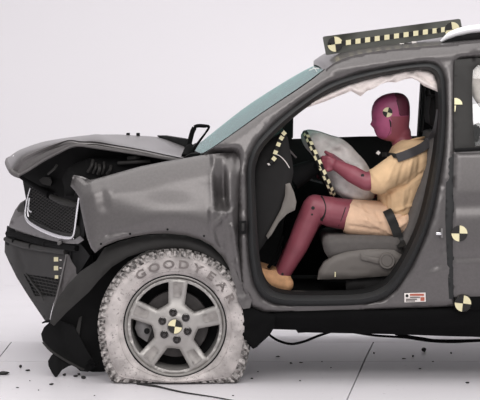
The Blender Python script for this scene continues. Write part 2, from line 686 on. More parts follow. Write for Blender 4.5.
# --- roof
re = [(326, 69), (336, 62), (350, 56.5), (372, 52), (400, 48.5), (440, 45), (480, 40.5), (540, 37), (640, 36)]
rr = []
for x, y in catmull(re, 3):
    a = P(x, y, float(side(x, y)) + 0.005)
    row = []
    for j in range(15):
        u = -1 + 2 * j / 14
        Y = 0.9 + u * (0.9 - a.y)
        row.append(Vector((a.x - 0.03 * (1 - u * u), Y, a.z + 0.035 * (1 - abs(u) ** 3))))
    rr.append(row)
grid_sheet('roof', rr, paint, car, (0, 0, -0.02), 60)
hl = [[p + Vector((0.03, 0, -0.06)) for p in r[1:-1]] for r in rr]
grid_sheet('headliner', hl, greytrim, car, (0, 0, -0.01), 60)
# silver roof rail on a dark foot
tube('roof_rail', [P(441, 41.5, 0.30), P(450, 35.5, 0.30), P(462, 31.5, 0.30), P(482, 28.5, 0.30), P(540, 26, 0.30), P(636, 26, 0.30)],
     [0.006, 0.018, 0.021, 0.021, 0.021, 0.021], silver, car, 10)
sheet('roof_rail_foot', [(438, 45), (446, 40.5), (456, 36.5), (468, 34), (484, 32.5), (520, 31), (520, 40), (480, 42)], 0.275, deep, car, thick=0.05, roll=0.01)

# --- front fender
fend = [(73, 175.5), (80, 177.5), (86, 181.5), (100, 177.8), (118, 172.6), (140, 166.5), (165, 161.5), (186, 158), (200, 155.6), (222, 153), (243, 152), (245, 160), (241, 175),
        (239, 190), (238, 215), (238, 245), (241, 268), (243, 290), (246, 305), (240, 303), (235, 286), (229, 268), (222, 256), (212, 246), (200, 239.5), (186, 235.5),
        (168, 233.5), (150, 234), (134, 236.5), (118, 240.5), (104, 246), (95, 253), (91, 248), (87, 238), (83.5, 222), (80.5, 208), (79, 197), (75, 191), (70.5, 186)]


def fender_depth(x, y):
    x = np.asarray(x, float)
    y = np.asarray(y, float)
    d = side(x, y) * 0.8 + 0.0
    # shoulder crown leaning inwards towards the bonnet line
    top = np.interp(x, [70, 86, 118, 165, 245], [178, 181, 172, 161, 152])
    d = d + 0.05 * np.clip(1 - (y - top) / 26, 0, 1) ** 2
    # front corner wraps inwards
    d = d + 0.10 * np.clip((98 - x) / 28, 0, 1) ** 2
    # wheel-arch flare
    rad = np.hypot(x - 175, (y - 326) * 0.92)
    d = d - 0.022 * np.exp(-((rad - 96) / 16) ** 2)
    # buckled tail of the wing: alternating hard facets
    f = np.interp(x, [150, 206, 213, 224, 231, 237, 246], [0, 0.0, -0.012, 0.034, 0.0, 0.03, 0.02])
    w = np.clip((x - 204) / 8, 0, 1)
    d = d + f * w * 0.6
    mk_ = np.clip((x - 210 - (y - 158) * 0.10) / 3, 0, 1) * np.clip((227 - x + (y - 158) * 0.04) / 3, 0, 1) * np.clip((212 - y) / 14, 0, 1)
    d = d + mk_ * (0.0024 * (y - 156) - 0.03)
    mk2 = np.clip((x - 208) / 2, 0, 1) * np.clip((x - 222 + (y - 205) * 0.0) * -1 / 3 + 4, 0, 1) * np.clip((y - 208) / 3, 0, 1) * np.clip((236 - y) / 6, 0, 1)
    d = d - mk2 * 0.0009 * (236 - y)
    # soft bulge (pushed out skin) above the arch
    d = d - 0.03 * np.exp(-(((x - 165) / 55) ** 2 + ((y - 208) / 20) ** 2))
    return d


fc = [((100, 184), (104, 206), 8, 0.006), ((84, 196), (106, 188), 8, -0.007), ((217, 200), (226, 214), 4, -0.012),
      ((226, 214), (214, 226), 4, -0.012), ((214, 226), (221, 246), 4, 0.014), ((226, 158), (229, 205), 4, -0.010), ((229, 205), (232, 262), 4, 0.014),
      ((95, 243), (108, 234), 4, 0.008), ((108, 234), (150, 228), 4, 0.006), ((232, 226), (238, 262), 3, -0.015), ((237, 262), (243, 290), 4, -0.02)]
fen = sheet('front_fender', fend, fender_depth, paint, car, step=2.2, thick=0.01, roll=0.018, rollw=3.5, creases=fc)
tag(fen, 'dented grey front wing with buckled trailing edge')
for (x, y) in [(101, 244), (130, 234), (167.5, 229.5), (204, 236)]:
    c = P(x, y, float(fender_depth(x, y)) - 0.003)
    lathe('bolt_hole', [(0.0001, c.y), (0.005, c.y), (0.006, c.y + 0.01)], (c.x, c.z), deep, fen, 10)
brk = sheet('fender_bracket', [(74, 175), (82, 176.5), (90, 180), (97, 179), (88, 182), (79, 184), (72, 182.5)], lambda x, y: 0.17 + 0 * x, dullmetal, car, holes=[[(76, 178), (79, 178), (79.5, 180), (76.5, 180)]], step=2, thick=0.004, creases=[((80, 178), (92, 181), 3, -0.015)])
box('hinge_socket', P(239.5, 234, -0.012), P(246.5, 220.5, 0.02), deep, car, 0.004)
box('hinge_bracket', P(241.5, 231, -0.018), P(244.5, 223, 0.0), cladding, car, 0.003)
# torn metal at the foot of the hinge pillar
sheet('torn_bracket', [(228, 262), (236, 258), (240, 272), (246, 288), (252, 300), (250, 308), (243, 309), (238, 302), (236, 288), (231, 276)], lambda x, y: 0.015 + 0 * x, paint_dull, car, step=3, thick=0.006,
      creases=[((232, 266), (240, 285), 3, -0.02), ((240, 300), (248, 296), 3, -0.02), ((240, 272), (246, 300), 2.5, 0.02)])
# --- bonnet: buckled upwards
st = [(0.24, [(20, 173), (29, 168), (44, 158.5), (58, 151.2), (70, 145.3), (79, 143.8), (92, 145.5), (112, 148.5), (138, 152.5), (165, 157), (189, 160.5)]),
      (0.243, [(15.5, 171.5), (26, 162), (43, 152), (58, 145.5), (68.5, 140.9), (80, 142.2), (94, 143.2), (114, 146), (140, 150), (166, 155.2), (189, 159.6)]),
      (0.250, [(11.5, 168.5), (22.5, 156.0), (42, 147.5), (57, 142.6), (70, 139.6), (82, 140.6), (97, 140.4), (114, 143.8), (140, 148.6), (166, 154.2), (188, 158.8)]),
      (0.46, [(9.0, 164), (19, 152.4), (40, 144.8), (57, 140.8), (71, 138.6), (84, 137.2), (98, 136), (113, 140.2), (138, 145.8), (165, 151.6), (187, 156.8)]),
      (0.85, [(7.5, 160), (18.5, 150.8), (40, 143.2), (57, 139.6), (71, 137.6), (84, 136.0), (98, 134.2), (113, 137.5), (138, 142.2), (164, 148.0), (186, 154.5)]),
      (1.20, [(8.2, 158), (19, 150.3), (40, 142.6), (57, 139.2), (71, 137.2), (84, 135.8), (98, 134.6), (115, 135.2), (138, 137.6), (163, 142.0), (185, 150.0)]),
      (1.45, [(10, 157), (20, 150.2), (40, 143.5), (57, 139.8), (71, 137.6), (84, 136.0), (100, 135.2), (118, 134.8), (138, 135.6), (160, 137.6), (184, 146.0)]),
      (1.60, [(16, 160), (24, 154), (42, 148), (58, 144), (72, 142), (85, 141), (100, 140.5), (118, 140), (138, 140), (160, 142), (182, 150)])]
hr = []
for Y, pts in st:
    hr.append([P(p[0], p[1], Y) for p in catmull(pts, 4)])
hr2 = []
for j in range(len(hr[0])):
    col = catmull([tuple(r[j]) for r in hr], 3)
    hr2.append([Vector(c) for c in col])
hood = grid_sheet('hood', hr2, paint, car, (0.002, 0.004, -0.014), 22)
tag(hood, 'buckled grey bonnet folded upwards in the middle')
# folded near lip of the bonnet
lip = [P(x, y + 1.2, 0.235) for x, y in st[0][1]]
tube('hood_lip', lip, 0.007, paint_dull, hood, 6)
# nose edge: rolled leading edge with rivets
ne = [hr2[0][k] + Vector((0, 0, -0.012)) for k in range(0, len(hr2[0]), 2)]
tube('hood_nose', ne, 0.014, paint_dull, hood, 8)
for x, y in [(13.5, 156.5), (16.5, 163), (12, 166.5)]:
    c = P(x, y, 0.60)
    lathe('rivet', [(0.0001, c.y - 0.006), (0.004, c.y - 0.005), (0.006, c.y), (0.006, c.y + 0.03)], (c.x, c.z), chrome, hood, 8)
for x in (128, 138):
    c = P(x, 134, 1.38)
    box('washer_nozzle', c + Vector((-0.009, -0.012, -0.012)), c + Vector((0.01, 0.012, 0.006)), deep, hood, 0.003)
# --- cowl and wiper parts behind the bonnet
sheet('cowl_panel', [(157, 136), (166, 136), (188, 139.5), (189, 146), (186, 154), (178, 151), (168, 144)], 1.42, deep, car, thick=0.1, creases=[((166, 140), (186, 147), 4, -0.03)])
tube('wiper_arm', [P(186, 156, 0.42), P(189, 145, 0.42), P(192, 133, 0.42), P(194.5, 127.5, 0.42)], 0.012, black, car, 8)
tube('wiper_link', [P(194, 127, 0.42), P(198, 125.8, 0.42), P(204, 126, 0.42), P(209, 126.8, 0.42), P(205.5, 133, 0.42), P(199.5, 141, 0.42), P(194, 149, 0.42), P(190, 156, 0.42)], [0.008, 0.009, 0.009, 0.006, 0.005, 0.006, 0.008, 0.01], black, car, 8)
tube('wiper_spindle', [P(185, 157, 0.36), P(189, 149, 0.40), P(191, 145, 0.42)], [0.02, 0.022, 0.012], black, car, 8)
sheet('cowl_cover', [(183, 158), (190, 154), (203, 153), (210, 152), (200, 158), (190, 161)], 0.25, black, car, thick=1.2)

# --- engine bay, all dark
sheet('inner_wing', [(20, 175), (30, 164.5), (44, 154.5), (58, 147.5), (70, 143), (80, 143), (110, 147.5), (140, 152), (170, 157), (190, 161), (225, 168), (225, 300), (205, 262), (170, 246), (120, 250), (98, 262), (94, 240), (88, 215), (79, 201), (60, 196), (40, 186)],
      lambda x, y: 0.40 + 0.004 * np.clip(90 - x, 0, 70), deep, car, step=8, thick=0.03, noise=0.01, nscale=9)
sheet('radiator', [(22, 177), (40, 180), (60, 186), (84, 190), (84, 240), (60, 236), (30, 222), (27, 205)], lambda x, y: front(x) + 0.09, deep, car, step=8, thick=0.03)
tube('radiator_beam', [P(20, 174, 0.75), P(30, 181, 0.70), P(40, 188, 0.62), P(50, 195, 0.52)], 0.02, black, car, 8)
tube('slam_panel_bar', [P(51, 196.5, 0.42), P(60, 200.5, 0.36), P(70, 203.5, 0.30), P(78, 205.5, 0.26)], [0.013, 0.017, 0.017, 0.012], cladding, car, 8)
sheet('latch_bracket', [(39, 180), (43, 177), (50, 177.5), (52, 182), (50, 186), (42, 184)], 0.50, cladding, car, thick=0.04, roll=0.01, rollw=3)
sheet('engine_cover', [(62, 178), (70, 166), (90, 158), (125, 157), (150, 160), (150, 175), (90, 195), (66, 196)], 0.32, deep, car, thick=0.06, roll=0.03, rollw=8, step=5, noise=0.006, nscale=6)
for (x0, y0, x1, y1, r) in [(88, 172, 93, 160, 0.008), (93, 173, 96, 163, 0.006), (98, 174, 99, 165, 0.009), (102, 174, 104, 162, 0.006), (107, 174, 111, 166, 0.008), (48, 174, 57, 165, 0.006), (128, 158, 140, 157, 0.01), (118, 163, 150, 161, 0.009)]:
    tube('engine_hose', [P(x0, y0, 0.30), P((x0 + x1) / 2 + 1, (y0 + y1) / 2, 0.28), P(x1, y1, 0.30)], r, cladding, car, 7)

# --- grille and nose
gp = [(29, 190), (34, 185), (46, 192), (60, 200), (79, 205), (76.5, 222), (74, 235), (66, 235), (52, 231), (40, 225.5), (31, 219), (27.5, 210)]
gr = sheet('grille', gp, lambda x, y: front(x) + 0.05, deep, car, step=8, thick=0.02)
tag(gr, 'black mesh grille inside a chrome surround')
tag(mesh_bars('grille_mesh', gp, lambda x, y: float(front(x)) + 0.03, 2.6, (0.55, -0.75), 0.0021, cladding, gr), kind='stuff')
sheet('grille_lip', [(28, 217), (40, 224), (52, 229.5), (66, 233), (74, 234), (74, 237), (60, 235), (44, 229), (30, 221)], lambda x, y: front(x) + 0.015, cladding, gr, step=3, thick=0.02)


def chrome_line(pts, rs, nm='chrome_surround'):
    return tube(nm, [P(x, y, float(front(x)) - 0.005) for x, y in pts], rs, chrome, gr, 8)


chrome_line([(30.5, 188), (28.2, 196), (26.6, 204), (25.6, 212), (26.5, 218), (31, 223.5), (40, 229), (50, 233.5), (60, 236.8), (68, 238), (72.5, 237.2), (74.5, 232), (76, 221), (77.5, 209), (79, 197.5)],
            [0.004, 0.005, 0.006, 0.008, 0.011, 0.012, 0.012, 0.011, 0.009, 0.006, 0.006, 0.006, 0.005])
tube('chrome_hook', [P(29.5, 198, 0.92), P(28.6, 205, 0.92), P(29, 210, 0.92), P(31.5, 212, 0.92)], 0.005, chrome, gr, 7)
# far corner of the nose beyond the grille
sheet('far_headlamp_surround', [(25.5, 199.5), (20, 203), (15, 210), (11, 219), (8.5, 227), (12, 231), (26, 236), (32, 235), (26.5, 221), (25, 213)], lambda x, y: front(x) + 0.03 + np.clip(16 - x, 0, 20) * 0.02, paint_dull, car, step=3, thick=0.02, roll=0.02, rollw=5,
      creases=[((16, 211), (25, 209), 4, 0.02)])
sheet('far_headlamp', [(24.5, 201), (20, 204.5), (16.8, 209.5), (18, 212), (24, 211.5)], lambda x, y: front(x) + 0.015, cladding, car, step=3, thick=0.02)
sheet('nose_panel', [(25, 214), (27.5, 219), (36, 226), (50, 234), (66, 239), (74, 239.5), (80, 236), (84, 240), (78, 244), (66, 243.5), (50, 240.5), (34, 236), (20, 231), (9, 227), (13, 219), (19, 217)], lambda x, y: front(x) + 0.012, paint, car, step=3, thick=0.02, roll=0.01, rollw=2)
# dark gap with the exposed bumper beam
sheet('bumper_gap', [(7, 226), (22, 230), (38, 236), (60, 241), (80, 243), (90, 256), (78, 275), (64, 262), (40, 254), (14, 248), (5, 244)], lambda x, y: front(x) + 0.06, deep, car, step=6, thick=0.02)
tube('bumper_beam', [P(x, y, float(front(x)) + 0.03) for x, y in [(8, 233.5), (20, 236), (36, 241), (54, 245), (68, 247.5), (77, 248.5)]], [0.016, 0.019, 0.019, 0.019, 0.018, 0.014], black, car, 8)
tube('bumper_strip', [P(x, y, float(front(x)) + 0.01) for x, y in [(5.5, 239), (16, 243), (32, 247), (50, 250), (66, 252)]], [0.012, 0.017, 0.017, 0.016, 0.014], cladding, car, 8)
for k, (x, y) in enumerate([(14, 240.5), (31, 246), (45, 243.5), (60, 242.5)]):
    c = P(x, y, float(front(x)) - 0.012)
    box('bumper_clip', c + Vector((-0.012, -0.01, -0.012)), c + Vector((0.012, 0.02, 0.01)), deep if k < 3 else dullmetal, car, 0.004)
bd = lambda x, y: front(x) + 0.005 + np.clip(y - 280, 0, 60) * 0.0022 + np.clip(14 - np.asarray(x, float), 0, 20) * 0.01
bf = [(5, 240), (14, 245.5), (34, 250.5), (52, 253.5), (66, 255), (62, 270), (57, 290), (51, 312), (49, 322.5), (44.5, 320), (37, 309), (27, 294), (17, 278), (9, 262), (4.5, 252)]
bum = sheet('bumper_fascia', bf, bd, cladding, car, step=3, thick=0.015, roll=0.012, rollw=3,
            holes=[[(24, 274), (62, 279), (57, 297), (35, 296)]],
            creases=[((17, 247), (26, 273), 2.5, 0.02), ((26, 273), (45, 300), 2.5, -0.02), ((34, 300), (52, 306), 3, -0.015)])
tag(bum, 'dark grey lower bumper cover with mesh fog-lamp opening')
fp = [(22, 272), (64, 277), (58, 299), (34, 298)]
fm = sheet('foglamp_recess', fp, lambda x, y: bd(x, y) + 0.04, deep, car, step=8, thick=0.02)
tag(mesh_bars('foglamp_mesh', [(23, 273), (63, 278), (57, 298), (34.5, 297)], lambda x, y: float(bd(x, y)) + 0.022, 3.2, (0.2, 1.25), 0.0022, cladding, fm), kind='stuff')
tube('bumper_crease', [P(x, y, float(bd(x, y)) - 0.004) for x, y in [(26, 274), (33, 284), (40, 293), (44, 300)]], 0.005, cladding, bum, 6)
for (x, y, s) in [(56, 259.3, 2.2), (56, 268.2, 2.2), (56.5, 277, 1.7)]:
    sheet('tape_square', [(x - s, y - s), (x + s, y - s), (x + s, y + s), (x - s, y + s)], lambda a, b: bd(a, b) - 0.004, cream, bum, step=5, thick=0.002)
for (x, y) in [(60.5, 260), (60.5, 268), (61, 276)]:
    sheet('tape_tick', [(x - 1, y - .6), (x + 1.2, y - .3), (x + 1.2, y + .6), (x - 1, y + .5)], lambda a, b: bd(a, b) - 0.004, white_m, bum, step=5, thick=0.002)
# torn near corner of the bumper cover
sheet('bumper_corner', [(65.5, 254), (69, 255), (72, 262), (79, 272), (75, 279), (66, 290), (59, 303), (52.5, 321), (49.5, 322), (54, 302), (60, 277)], lambda x, y: 0.30 + 0.002 * (66 - x), paint, car, step=3, thick=0.006, creases=[((65, 256), (50.5, 321), 2, -0.02), ((72, 270), (60, 300), 3, 0.01)])
sheet('bumper_bracket', [(69, 258), (92, 256), (96, 300), (80, 320), (53, 320), (58, 304), (63, 282)], 0.36, deep, car, step=8, thick=0.42)
tube('torn_edge', [P(66.5, 254.5, 0.285), P(64, 266, 0.285), P(59, 288, 0.285), P(54, 307, 0.285), P(50.3, 321, 0.285)], [0.005, 0.005, 0.004, 0.004, 0.002], dullmetal, car, 6)
# near headlamp hollow
sheet('headlamp_cavity', [(77, 205), (82, 212), (85, 230), (92, 250), (86, 268), (76, 272), (70, 258), (74, 240), (75, 222)], 0.34, deep, car, step=6, thick=0.05)
sheet('headlamp_tray', [(76, 225), (82, 228), (85, 236), (80, 239), (74, 237)], 0.25, cladding, car, thick=0.04, roll=0.01)

# --- wheel-arch moulding, liner, flaps
arch_o = [(50, 323), (52, 312), (58, 298), (68, 284), (80, 272), (96, 261), (104, 248.5), (120, 241.5), (145, 235.5), (168, 234), (187, 236), (201, 240.5), (213, 247.5), (223, 257.5), (231, 270), (238, 288), (243, 306)]
arch_i = [(240, 330), (238, 312), (233, 294), (225, 277), (214, 264), (200, 254), (184, 249), (165, 248.5), (146, 251), (128, 257), (112, 267), (100, 279), (89, 292), (78, 302), (66, 313), (54, 326)]


def arch_depth(x, y):
    rad = np.hypot(np.asarray(x, float) - 175, np.asarray(y, float) - 326)
    return 0.055 + 0.0006 * np.abs(rad - 84) + 0.0022 * np.clip(100 - np.asarray(x, float), 0, 60)


sheet('wheel_arch_moulding', arch_o + arch_i, arch_depth, cladding, car, step=4, thick=0.02, roll=0.012, rollw=4,
      creases=[((84, 284), (112, 260), 3, -0.012), ((112, 260), (150, 245), 3, -0.008), ((60, 306), (76, 290), 3, 0.012), ((190, 244), (218, 262), 3, -0.008)])
sheet('wheel_liner', [(51, 324), (58, 312), (72, 296), (90, 275), (110, 258), (150, 243), (190, 243), (220, 258), (240, 292), (247, 330), (247, 348), (200, 340), (130, 340), (118, 360), (104, 372), (92, 372), (78, 368), (70, 350), (66, 335)],
      lambda x, y: 0.30 + 0.0 * x, deep, car, step=8, thick=0.02, noise=0.008, nscale=9)
sheet('liner_strip', [(76, 330), (79, 318), (82, 316), (80, 330), (78, 344), (81, 358), (83, 368), (78, 366), (74, 352), (74, 340)], 0.27, cladding, car, step=4, thick=0.01)
sheet('air_dam', [(50, 322), (60, 321), (74, 326), (84, 345), (96, 366), (88, 372), (80, 371), (72, 364), (63, 358.5), (55, 354), (48, 348), (42.5, 341), (41, 334), (44, 327.5)], lambda x, y: 0.26 + 0.0015 * (80 - x), deep, car, step=4, thick=0.02, creases=[((44, 345), (72, 364), 3, -0.012), ((60, 322), (66, 356), 3, 0.01)])
tube('air_dam_edge', [P(43, 342, 0.24), P(50, 350, 0.24), P(60, 357, 0.24), P(72, 364, 0.24), P(84, 370, 0.24)], 0.006, cladding, car, 6)
sheet('air_dam_flap', [(54, 353), (64, 359), (74, 364.5), (68, 366.5), (62, 370), (56, 378.5), (52, 373), (48.5, 366), (48, 361), (51, 356)], lambda x, y: 0.25 + 0 * x, deep, car, step=3, thick=0.008, creases=[((56, 358), (57, 377), 4, -0.015)])
tube('torn_liner_tip', [P(42, 323, 0.28), P(46, 321.5, 0.28), P(50, 321, 0.28)], [0.003, 0.006, 0.008], deep, car, 6)
for (x, y, s) in [(90, 362, 3), (94, 367, 3), (87, 366, 2.5), (98, 364, 2)]:
    a = random.random() * 3
    sheet('liner_shred', [(x + s * math.cos(a + q) * (1 if q % 2 else .6), y + s * math.sin(a + q) * (.6 if q % 2 else 1)) for q in range(6)], 0.22, black, car, thick=0.01)
sheet('mud_flap', [(238, 298), (245, 305), (262, 312.5), (276, 315), (274, 328), (269, 336), (262, 342), (257, 347), (253, 349), (248, 344), (241, 336), (238.5, 320)], lambda x, y: 0.02 + 0 * x, black, car, step=4, thick=0.03, roll=0.012, rollw=4, creases=[((248, 324), (262, 317), 4, -0.012), ((240, 300), (244, 330), 3, 0.012)])
# rocker and underside
rk = [(246, 306), (264, 309.5), (300, 308), (340, 307), (380, 306), (420, 304.5), (452, 303.5), (456, 306), (640, 300), (640, 338), (480, 337), (440, 336), (400, 334.5), (360, 333.5), (330, 333), (306, 332.5), (298, 333), (296, 330), (268, 329), (262, 324)]
sheet('rocker_cladding', rk, lambda x, y: 0.035 + 0.045 * np.clip((np.interp(x, [246, 456, 470], [313.5, 309, 300]) - y) / 3, 0, 1) + 0.0045 * np.clip(np.asarray(y, float) - 318, 0, 40), black, car, step=5, thick=0.03, roll=0.01, rollw=3,
      creases=[((264, 318.5), (640, 314), 2.2, 0.02), ((270, 327), (640, 331), 2, 0.012)])
mk('floor_pan', [P(232, 300, 0.18), P(640, 296, 0.18), P(640, 264, 1.62), P(232, 268, 1.62)] + [P(232, 306, 0.18), P(640, 303, 0.18), P(640, 270, 1.62), P(232, 274, 1.62)],
   [(0, 1, 2, 3), (7, 6, 5, 4), (0, 4, 5, 1), (1, 5, 6, 2), (2, 6, 7, 3), (3, 7, 4, 0)], deep, car, False)
mk('engine_tray', [P(90, 250, 0.42), P(232, 300, 0.42), P(232, 268, 1.5), P(60, 250, 1.5)] + [P(90, 312, 0.42), P(232, 312, 0.42), P(232, 280, 1.5), P(60, 280, 1.5)],
   [(0, 1, 2, 3), (7, 6, 5, 4), (0, 4, 5, 1), (1, 5, 6, 2), (2, 6, 7, 3), (3, 7, 4, 0)], deep, car, False)
tube('hanging_hose', [P(268, 334, 0.30), P(278, 340.5, 0.30), P(291, 344, 0.30), P(304, 341.5, 0.30), P(318, 336, 0.30), P(330, 332, 0.3)], 0.006, black, car, 7)
tube('brake_pipe', [P(352, 332, 0.35), P(375, 335.5, 0.35), P(405, 337.5, 0.35), P(430, 341, 0.35), P(455, 342, 0.35), P(490, 340.5, 0.35), P(600, 339, .35)], 0.006, black, car, 7)
tube('fuel_pipe', [P(395, 334, 0.5), P(420, 338, 0.5), P(440, 340.5, 0.5), P(490, 340, 0.5), P(600, 338, .5)], 0.006, black, car, 7)

# --- far side of the body and firewall
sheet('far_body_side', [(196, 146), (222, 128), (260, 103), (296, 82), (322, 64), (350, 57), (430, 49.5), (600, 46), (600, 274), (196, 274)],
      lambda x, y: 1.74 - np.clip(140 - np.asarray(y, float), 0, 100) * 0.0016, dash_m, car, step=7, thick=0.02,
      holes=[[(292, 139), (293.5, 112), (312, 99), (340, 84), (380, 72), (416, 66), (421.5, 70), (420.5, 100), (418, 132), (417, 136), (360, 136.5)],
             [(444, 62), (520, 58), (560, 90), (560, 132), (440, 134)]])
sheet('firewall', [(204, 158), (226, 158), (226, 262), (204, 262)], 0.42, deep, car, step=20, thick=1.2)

# --- rear door
rd = [(454, 151.5), (480, 150), (560, 145), (640, 142), (640, 300), (540, 297), (478, 297.5), (453.5, 298.5), (452.5, 260), (452.5, 200)]
rdo = sheet('rear_door', rd, lambda x, y: side(x, y) - 0.012, paint, car, step=4, thick=0.04, roll=0.012, rollw=2.5,
            creases=[((454, 258), (640, 254), 3, 0.012), ((454, 263), (640, 259), 3, -0.006), ((454, 206), (640, 200), 12, 0.010)])
tag(rdo, 'grey rear door with crash-test targets')
sheet('window_frame', [(454.5, 60), (470, 58.5), (560, 54), (640, 54), (640, 60), (560, 60), (478, 64), (473, 70), (472, 85), (473, 120), (474.5, 146), (560, 141), (640, 138), (640, 143), (480, 151), (454.5, 152), (453.5, 110)],
      lambda x, y: side(x, y) - 0.012, cladding, rdo, step=4, thick=0.03, roll=0.008, rollw=2.5)
tube('belt_moulding', [P(454, 150, 0.035), P(480, 148.6, 0.03), P(560, 143, 0.03), P(638, 140, 0.03)], 0.008, deep, rdo, 7)
sheet('rear_window_glass', [(470, 62), (560, 57), (640, 57), (640, 142), (474, 150)], lambda x, y: side(x, y) + 0.006, sideglass, rdo, step=15, thick=0.004)
sheet('rear_door_cladding', [(453.5, 297.5), (478, 296.5), (540, 296), (640, 298), (640, 309), (540, 310), (454.5, 310.5)], lambda x, y: side(x, y) - 0.012, black, rdo, step=4, thick=0.03, roll=0.008, rollw=2.5)
sheet('jamb_shade_strip', [(446.5, 156), (453.5, 154), (454, 220), (454, 299), (449, 299), (447, 262), (445.5, 220)], lambda x, y: side(x, y) - 0.004, rubber, car, step=4, thick=0.01, roll=0.004, rollw=2)  # dark strip standing in for the shade in the jamb beside the rear door
# striker on the B-pillar
st_ = box('door_striker', P(436, 235.2, -0.025), P(441, 232, 0.0), chrome, car, 0.003)
box('striker_plate', P(440.6, 238, -0.014), P(442.8, 228, 0.01), dullmetal, car, 0.003)


def target(cx, cy, r, depth, parent, a0=0.0, quads=(0, 2), base=cream, over=ink, nm='target_marker'):
    """round quartered marker; quads are the black quarters"""
    ring = [(cx + r * math.cos(2 * math.pi * i / 32), cy + r * math.sin(2 * math.pi * i / 32)) for i in range(32)]
    o = sheet(nm, ring, lambda x, y: depth(x, y) - 0.003, base, parent, step=max(1.5, r / 3), thick=0.002)
    for q in quads:
        s = a0 + q * math.pi / 2
        pts = [(cx, cy)] + [(cx + r * math.cos(s + math.pi / 2 * i / 8), cy + r * math.sin(s + math.pi / 2 * i / 8)) for i in range(9)]
        c = sheet('black_quarter', pts, lambda x, y: depth(x, y) - 0.0045, over, o if parent is None or LOC.get(parent.name) is not None else parent, step=max(1.5, r / 3), thick=0.002)
    return o


dd = lambda x, y: side(x, y) - 0.012
target(459.5, 233.5, 8, dd, car, 0.02, (0, 2))
target(463, 303.5, 8.2, dd, car, 0.12, (0, 2))
sheet('half_target_marker', [(454.5, 104.5), (454.5, 98), (457, 98), (460, 99.5), (462, 102), (462.4, 104.5)], lambda x, y: dd(x, y) - 0.004, cream, car, step=2, thick=0.002)
sheet('half_target_marker', [(454.5, 105.5), (456, 105.5), (455.5, 111), (454.6, 112)], lambda x, y: dd(x, y) - 0.004, cream, car, step=2, thick=0.002)
# sticker on the sill
stk = sheet('sill_sticker', [(404.3, 293.2), (425.5, 292.6), (425.8, 301.6), (404.5, 302.4)], lambda x, y: side(x, y) - 0.004, white_m, car, step=4, thick=0.002)
ring = [(407 + 1.5 * math.cos(i), 295.8 + 1.5 * math.sin(i)) for i in np.linspace(0, 6, 12)]
sheet('print_dot', ring, lambda x, y: side(x, y) - 0.006, ink, stk, step=2, thick=0.002)
for (x0, x1, y, h, m_) in [(410, 424, 294.8, 1.0, red_m), (410, 420, 297.4, 0.6, letter_m), (406, 417, 299.4, 0.6, letter_m), (420.5, 424.5, 299, 1.8, red_m), (406, 415, 301, 0.5, letter_m)]:
    sheet('print_line', [(x0, y - h), (x1, y - h), (x1, y + h), (x0, y + h)], lambda x, y: side(x, y) - 0.006, m_, stk, step=6, thick=0.002)

# ------------------------------------------------------------------ wheel
WX, WY = 175.0, 326.0
WD = 0.05
wc = P(WX, WY, WD)
C2 = (wc.x, wc.z)
KW = (D + WD) / F      # metres per px at the wheel face
RIM = 51 * KW
TYR = 77 * KW


def tyre_def(a, r, y):
    s = math.sin(a)
    t = max(0.0, (r - RIM) / (TYR - RIM))
    R = TYR
    if s < 0:
        R = TYR * (1 + 0.09 * math.exp(-((abs(math.degrees(a) - 270) - 48) / 18) ** 2))
    bul = 0.0
    if s < -0.2:
        rmax = (wc.z - 0.002) / -s
        if R > rmax:
            bul = min(1, (R - rmax) / (R - RIM))
            R = rmax
    rr = RIM + (R - RIM) * t if t > 0 else r
    yy = y - bul * 0.03 * math.sin(math.pi * min(1, t)) if y < 0.16 else y + bul * 0.03 * math.sin(math.pi * min(1, t))
    return rr, yy


wheel = None
barrel = [(RIM * 0.985, 0.062), (RIM * 1.0, 0.052), (RIM * 0.975, 0.050), (RIM * 0.955, 0.056), (RIM * 0.94, 0.068), (RIM * 0.90, 0.085), (RIM * 0.86, 0.12), (RIM * 0.84, 0.2), (RIM * 0.9, 0.26), (RIM * 1.0, 0.27)]
wheel = lathe('front_wheel', barrel, C2, rim_m, car, 96)
tag(wheel, 'five-spoke alloy wheel with flat chalk-white tyre')
tp = [(RIM * 0.985, 0.062), (RIM * 1.01, 0.05), (RIM * 1.06, 0.036), (0.275, 0.026), (0.300, 0.022), (0.318, 0.026), (0.330, 0.034), (0.341, 0.046), (0.348, 0.065), (0.352, 0.09), (0.354, 0.15), (0.352, 0.21), (0.345, 0.25), (0.32, 0.275), (0.28, 0.28), (RIM * 1.0, 0.27)]
tyre = lathe('tyre', tp, C2, tyre_m, wheel, 128, tyre_def, ang=60)
for rr_, yy_ in [(0.262, 0.030), (0.3225, 0.0275)]:
    V = []
    pts = []
    for i in range(96):
        a = 2 * math.pi * i / 96
        r1, y1 = tyre_def(a, rr_, yy_)
        pts.append((C2[0] + r1 * math.cos(a), y1, C2[1] + r1 * math.sin(a)))
    tube('sidewall_ring', pts, 0.0022, tyre_m, wheel, 5, closed=True, sm=1)
# tread and shoulder blocks (far too many to count)
V, Fc = [], []


def block(a0, a1, r0, r1, y0, y1, sk=0.0):
    b = len(V)
    for (a, r, y) in [(a0, r0, y0), (a1, r0, y0), (a1 + sk, r0, y1), (a0 + sk, r0, y1), (a0, r1, y0), (a1, r1, y0), (a1 + sk, r1, y1), (a0 + sk, r1, y1)]:
        rr_, yy_ = tyre_def(a % (2 * math.pi), r, y)
        V.append((C2[0] + rr_ * math.cos(a), yy_, C2[1] + rr_ * math.sin(a)))
    for f in [(0, 1, 2, 3), (7, 6, 5, 4), (0, 4, 5, 1), (1, 5, 6, 2), (2, 6, 7, 3), (3, 7, 4, 0)]:
        Fc.append(tuple(b + i for i in f))


